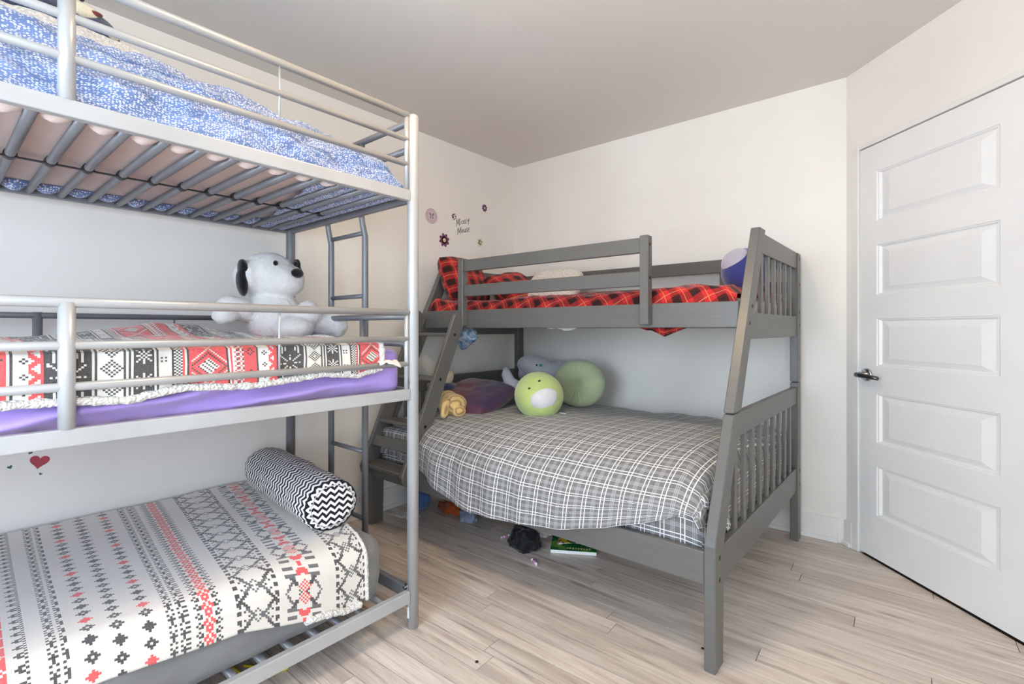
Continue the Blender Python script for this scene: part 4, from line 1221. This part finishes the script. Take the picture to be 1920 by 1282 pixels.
# blue plastic bag by the ladder top
def bagf(u, v):
    a = 2 * math.pi * v; r = ip(u, [0, .25, .6, .85, 1], [.012, .055, .06, .03, .008]) * (1 + .35 * nz(math.cos(a) * 2, math.sin(a) * 2, u * 5))
    return (-2.205 + r * 1.25 * math.cos(a) - .05 * u, 2.20 + r * .8 * math.sin(a), 1.165 - .15 * u)
o = grid('plastic_bag', lsp(0, 1, 24), [k / 32 for k in range(32)], bagf, M['plasticbag'], None, None, True, True)
tag(o, 'crumpled blue plastic bag hanging behind the top of the wooden ladder', 'bag')

# ------------------------------------------------------------------ things on the floor
def blob(name, c, r, amp, fr, mat, label, cat, seed=0.0, flat=True, sub=5):
    b = B(); ell(b, (0, 0, 0), (1, 1, 1), None, sub)
    for v in b.verts:
        n = v.co.normalized(); k = 1 + amp * noise.fractal((n.x * fr + seed, n.y * fr, n.z * fr), 1.0, 2.0, 4)
        p = Vector((n.x * r[0], n.y * r[1], n.z * r[2])) * k
        v.co = Vector((c[0] + p.x, c[1] + p.y, max(.001, c[2] + p.z) if flat else c[2] + p.z))
    o = obj(name, b, mat, None, True); return tag(o, label, cat)
blob('black_bag', (-1.625, 2.035, .040), (.090, .080, .080), .22, 1.5, M['black_cloth'], 'crumpled black nylon bag on the floor under the wooden bunk', 'bag', 2.0)
blob('blue_bundle', (-2.485, 2.035, .065), (.078, .07, .068), .10, 2.0, M['bluecloth'], 'round blue cloth bundle on the floor against the baseboard under the wooden bunk', 'clothing', 4.0)
blob('orange_garment', (-2.285, 2.14, .025), (.10, .055, .055), .35, 2.4, M['orangecloth'], 'crumpled orange garment on the floor under the wooden bunk', 'clothing', 6.0)
blob('grey_garment', (-2.115, 2.105, .022), (.055, .045, .055), .30, 2.2, M['greycloth'], 'crumpled grey blue cloth on the floor below the plaid duvet', 'clothing', 8.0)
blob('white_scraps', (-1.66, 2.215, .03), (.065, .05, .05), .3, 3, M['whitecloth'], 'crumpled white cloth behind the black bag under the bunk', 'clothing', 11.0)
o = grid('paper_scrap', lsp(0, 1, 18), lsp(0, 1, 18), lambda u, v: (-2.545 + .15 * u + .03 * v, 1.845 + .085 * v + .02 * u + .015 * nz(u * 4, 3), .004 + .022 * abs(nz(u * 3, v * 3, 2, 3))), M['whitecloth'], None, None, True, False, .002)
tag(o, 'crumpled cream paper on the floor by the wooden bunk leg', 'paper')
bx = thing('cardboard_box', 'small brown cardboard box standing behind the black bag', 'box', (-1.80, 2.28, 0))
M['card'] = paint('cardboard', (186, 170, 150), 0.8, 0.08, 12)
obj('body', box(B(), -1.86, -1.74, 2.24, 2.36, 0.001, .16, .002), M['card'], bx)
b = B(); obox(b, (-1.80, 2.222, .165), (1, 0, 0), (0, .94, -.34), (0, .34, .94), .118, .045, .003); obj('flap', b, M['card'], bx)
# book and magazine
RB = Matrix.Rotation(math.radians(31), 3, 'Z')
bk = thing('activity_book', 'green covered activity book lying on the floor beside the black bag', 'book', (-1.40, 2.22, 0))
rx, ry = RB @ Vector((1, 0, 0)), RB @ Vector((0, 1, 0)); bc = Vector((-1.435, 2.215, 0))
b = B(); obox(b, bc + DZ * .010, rx, ry, DZ, .232, .20, .016); obj('pages', b, M['paper'], bk)
b = B(); obox(b, bc + DZ * .0195, rx, ry, DZ, .235, .203, .002); cv = obj('cover', b, M['greencover'], bk)
for k in range(9):
    b = B(); obox(b, bc + rx * (-.03 + k * .014) - ry * .075 + DZ * .0207, rx, ry, DZ, .008, .010 + .004 * (k % 3), .0006); obj('cover_print', b, M['pale_yellow'], cv)
mg = thing('magazine', 'glossy colourful magazine lying on the green book', 'magazine', (-1.42, 2.25, .022))
o = grid('page_spread', lsp(0, 1, 16), lsp(0, 1, 12), lambda u, v: tuple(bc + rx * (-.085 + .19 * u) + ry * (-.045 + .13 * v) + DZ * (.024 + .012 * math.sin(u * 3.0) * (1 - .4 * v))), M['magazine'], mg, None, True, False, .003)
def wrapper(c, a, label):
    t_ = thing('candy_wrapper', label, 'wrapper', (c[0], c[1], 0))
    R_ = Matrix.Rotation(a, 3, 'Z'); x_, y_ = R_ @ Vector((1, 0, 0)), R_ @ Vector((0, 1, 0)); c = Vector((c[0], c[1], .008))
    b = B(); tube(b, [c - x_ * .016, c - x_ * .012, c, c + x_ * .012, c + x_ * .016], [.003, .007, .008, .007, .003], 10); obj('body', b, M['pinkfoil'], t_, True)
    for s in (-1, 1):
        b = B(); tube(b, [c + x_ * s * .015, c + x_ * s * .022, c + x_ * s * .027], [.002, .006, .008], 8); obj('twist', b, M['label'], t_, True)
wrapper((-1.782, 2.059), 1.3, 'pink candy wrapper on the floor next to the black bag')
wrapper((-1.478, 1.927), -.5, 'pink candy wrapper alone on the bare floor in front of the green book')
b = B(); ell(b, (-1.191, 1.227, .003), (.006, .006, .003), None, 2); o = obj('floor_bead', b, M['brass'], None, True); tag(o, 'tiny dark bead lying on the open floor', 'bead')
b = B(); ell(b, (-.62, 1.80, .003), (.006, .005, .003), None, 2); o = obj('floor_bead', b, M['black_plastic'], None, True); tag(o, 'tiny black speck on the floor beside the wooden bunk leg', 'bead')

# ------------------------------------------------------------------ wall decals on the left wall (thin vinyl)
XD = XL + .0004
def flat(name, polys, mat, parent, lay=0, smooth=False):
    b = B(); x0 = XD + lay * .0006
    for poly in polys:
        vs_ = [b.verts.new((x0 + .0006, y, z)) for y, z in poly]
        vb = [b.verts.new((x0, y, z)) for y, z in poly]
        b.faces.new(vs_); n = len(poly)
        for i in range(n): b.faces.new((vs_[i], vs_[(i + 1) % n], vb[(i + 1) % n], vb[i]))
    return obj(name, b, mat, parent)
def circ(cy, cz, r, n=28, ry=None): return [(cy + (ry or r) * math.cos(2 * math.pi * k / n), cz + r * math.sin(2 * math.pi * k / n)) for k in range(n)]
def petals(cy, cz, R, n, a0=0.3):
    out = []
    for k in range(n):
        a = a0 + 2 * math.pi * k / n
        poly = []
        for t_ in lsp(0, 2 * math.pi, 17)[:-1]:
            u = R * .60 + R * .40 * math.cos(t_); v = R * .25 * math.sin(t_)
            poly.append((cy + u * math.cos(a) - v * math.sin(a), cz + u * math.sin(a) + v * math.cos(a)))
        out.append(poly)
    out.append(circ(cy, cz, R * .48, 24))
    return out
def flower(cy, cz, R, m1, m2, label, n=8):
    t_ = thing('flower_decal', label, 'wall decal', (XL, cy, cz - R))
    flat('petals', petals(cy, cz, R, n), M[m1], t_); flat('centre', [circ(cy, cz, R * .30)], M[m2], t_, 2)
flower(2.397, 1.783, .050, 'plum', 'pale_yellow', 'large plum flower decal with yellow centre on the wall above the wooden ladder')
flower(2.816, 2.090, .031, 'plum', 'palepink', 'small plum flower decal with pale pink centre on the wall above the wooden ladder')
flower(2.765, 1.815, .034, 'faint_yellow', 'pale_yellow', 'faded yellow flower decal on the wall above the wooden ladder', 6)
t_ = thing('dotted_decal', 'tiny black and red dotted decal above the handwritten lettering', 'wall decal', (XL, 2.49, 1.95))
flat('dark_dots', [circ(2.481, 1.962, .009), circ(2.488, 1.982, .007), circ(2.476, 1.974, .006)], M['ink'], t_)
flat('red_dots', [circ(2.502, 1.972, .005), circ(2.503, 1.986, .004), circ(2.508, 1.960, .005), circ(2.496, 1.950, .005), circ(2.487, 1.948, .004), circ(2.513, 1.974, .004)], M['maroon'], t_)
t_ = thing('badge_decal', 'faded pink round badge decal with grey butterfly on the wall above the wooden ladder', 'wall decal', (XL, 2.277, 1.88))
flat('disc', [circ(2.277, 1.934, .053, 40)], M['pinkdecal'], t_); flat('ring', [circ(2.277, 1.934, .049, 40)], M['palepink'], t_, 1)
flat('inner_ring', [circ(2.277, 1.934, .0365, 36)], M['pinkdecal'], t_, 2); flat('centre', [circ(2.277, 1.934, .034, 36)], M['palepink'], t_, 3)
dots = []
for k in range(20):
    a = 2 * math.pi * k / 20; dots.append(circ(2.277 + .043 * math.cos(a), 1.934 + .043 * math.sin(a), .0028, 8))
flat('ring_marks', dots, M['pinkdecal'], t_, 2)
bf = []
for sy in (-1, 1):
    bf.append([(2.277 + sy * p[0], 1.934 + p[1]) for p in ((.002, .002), (.008, .018), (.018, .022), (.020, .012), (.012, .001))])
    bf.append([(2.277 + sy * p[0], 1.934 + p[1]) for p in ((.002, -.002), (.012, -.003), (.015, -.013), (.008, -.019))])
flat('butterfly', bf, M['greyblue'], t_, 4)
# handwritten lettering, strokes as thin ribbons
def ribbon(pts, w_):
    out = []
    for i in range(len(pts) - 1):
        a, c = Vector(pts[i]), Vector(pts[i + 1]); d_ = (c - a)
        if d_.length < 1e-6: continue
        d_.normalize(); n = Vector((-d_.y, d_.x)) * w_; a = a - d_ * w_ * .5; c = c + d_ * w_ * .5
        out.append([tuple(a - n), tuple(c - n), tuple(c + n), tuple(a + n)])
    return out
G = {'M': [[(0, -.35), (.08, 1), (.42, .05), (.85, 1.05), (.85, -.3)]], 'I': [[(.15, -.05), (.15, .55)], [(.10, .78), (.22, .9), (.26, .78), (.12, .74)]], 'C': [[(.6, .5), (.35, .6), (.12, .3), (.3, 0), (.62, .1)]],
     'K': [[(.1, 0), (.14, .7)], [(.6, .65), (.14, .3), (.62, -.02)]], 'E': [[(.62, .72), (.12, .68), (.1, 0), (.62, .04)], [(.1, .36), (.5, .38)]], 'Y': [[(.08, .7), (.3, .32), (.66, .85)], [(.62, .8), (.4, -.25)]],
     'O': [[(.35, .55), (.1, .35), (.2, 0), (.5, .02), (.62, .32), (.35, .55)]], 'U': [[(.08, .6), (.12, .08), (.4, 0), (.6, .25), (.6, .65)], [(.6, .4), (.66, -.05)]], 'S': [[(.6, .7), (.2, .62), (.2, .4), (.55, .28), (.5, 0), (.08, .02)]]}
def word(txt, widths, y0, z0, hgt, slope, label):
    t_ = thing('lettering_decal', label, 'wall decal', (XL, y0, z0))
    x = 0
    for ch, wd in zip(txt, widths):
        polys = []
        for st_ in G[ch]:
            pts = [(y0 + (x + p[0] * wd), z0 + p[1] * hgt + slope * (x + p[0] * wd)) for p in st_]
            polys += ribbon(pts, .0018)
        flat('letter', polys, M['ink'], t_)
        x += wd * (1.0 if ch == 'M' else .78)
word('MICKEY', (.034, .020, .026, .028, .026, .030), 2.515, 1.912, .040, .26, 'black handwritten lettering decal, upper word, on the wall above the wooden ladder')
word('MOUSE', (.036, .030, .030, .028, .032), 2.528, 1.853, .038, .24, 'black handwritten lettering decal, lower word, on the wall above the wooden ladder')
def heart(cy, cz, s, rot, mat, label, rim=None):
    pts = []
    for k in range(40):
        a = 2 * math.pi * k / 40; x = 16 * math.sin(a) ** 3 / 17; y = (13 * math.cos(a) - 5 * math.cos(2 * a) - 2 * math.cos(3 * a) - math.cos(4 * a)) / 17
        pts.append((cy + s * (x * math.cos(rot) - y * math.sin(rot)), cz + s * (x * math.sin(rot) + y * math.cos(rot))))
    o = flat('heart_decal', [pts], M[mat], None); tag(o, label, 'wall decal')
    return o
heart(.290, .633, .031, math.radians(-12), 'red_decal', 'red heart decal on the wall above the lowest metal bunk')
heart(.264, .672, .0075, math.radians(-30), 'teal_decal', 'small teal heart decal just above the red heart')
heart(.209, .628, .0080, math.radians(20), 'teal_decal', 'small teal heart decal set apart from the red heart')
heart(.293, .584, .0055, math.radians(-40), 'teal_decal', 'tiniest teal heart decal just below the red heart')
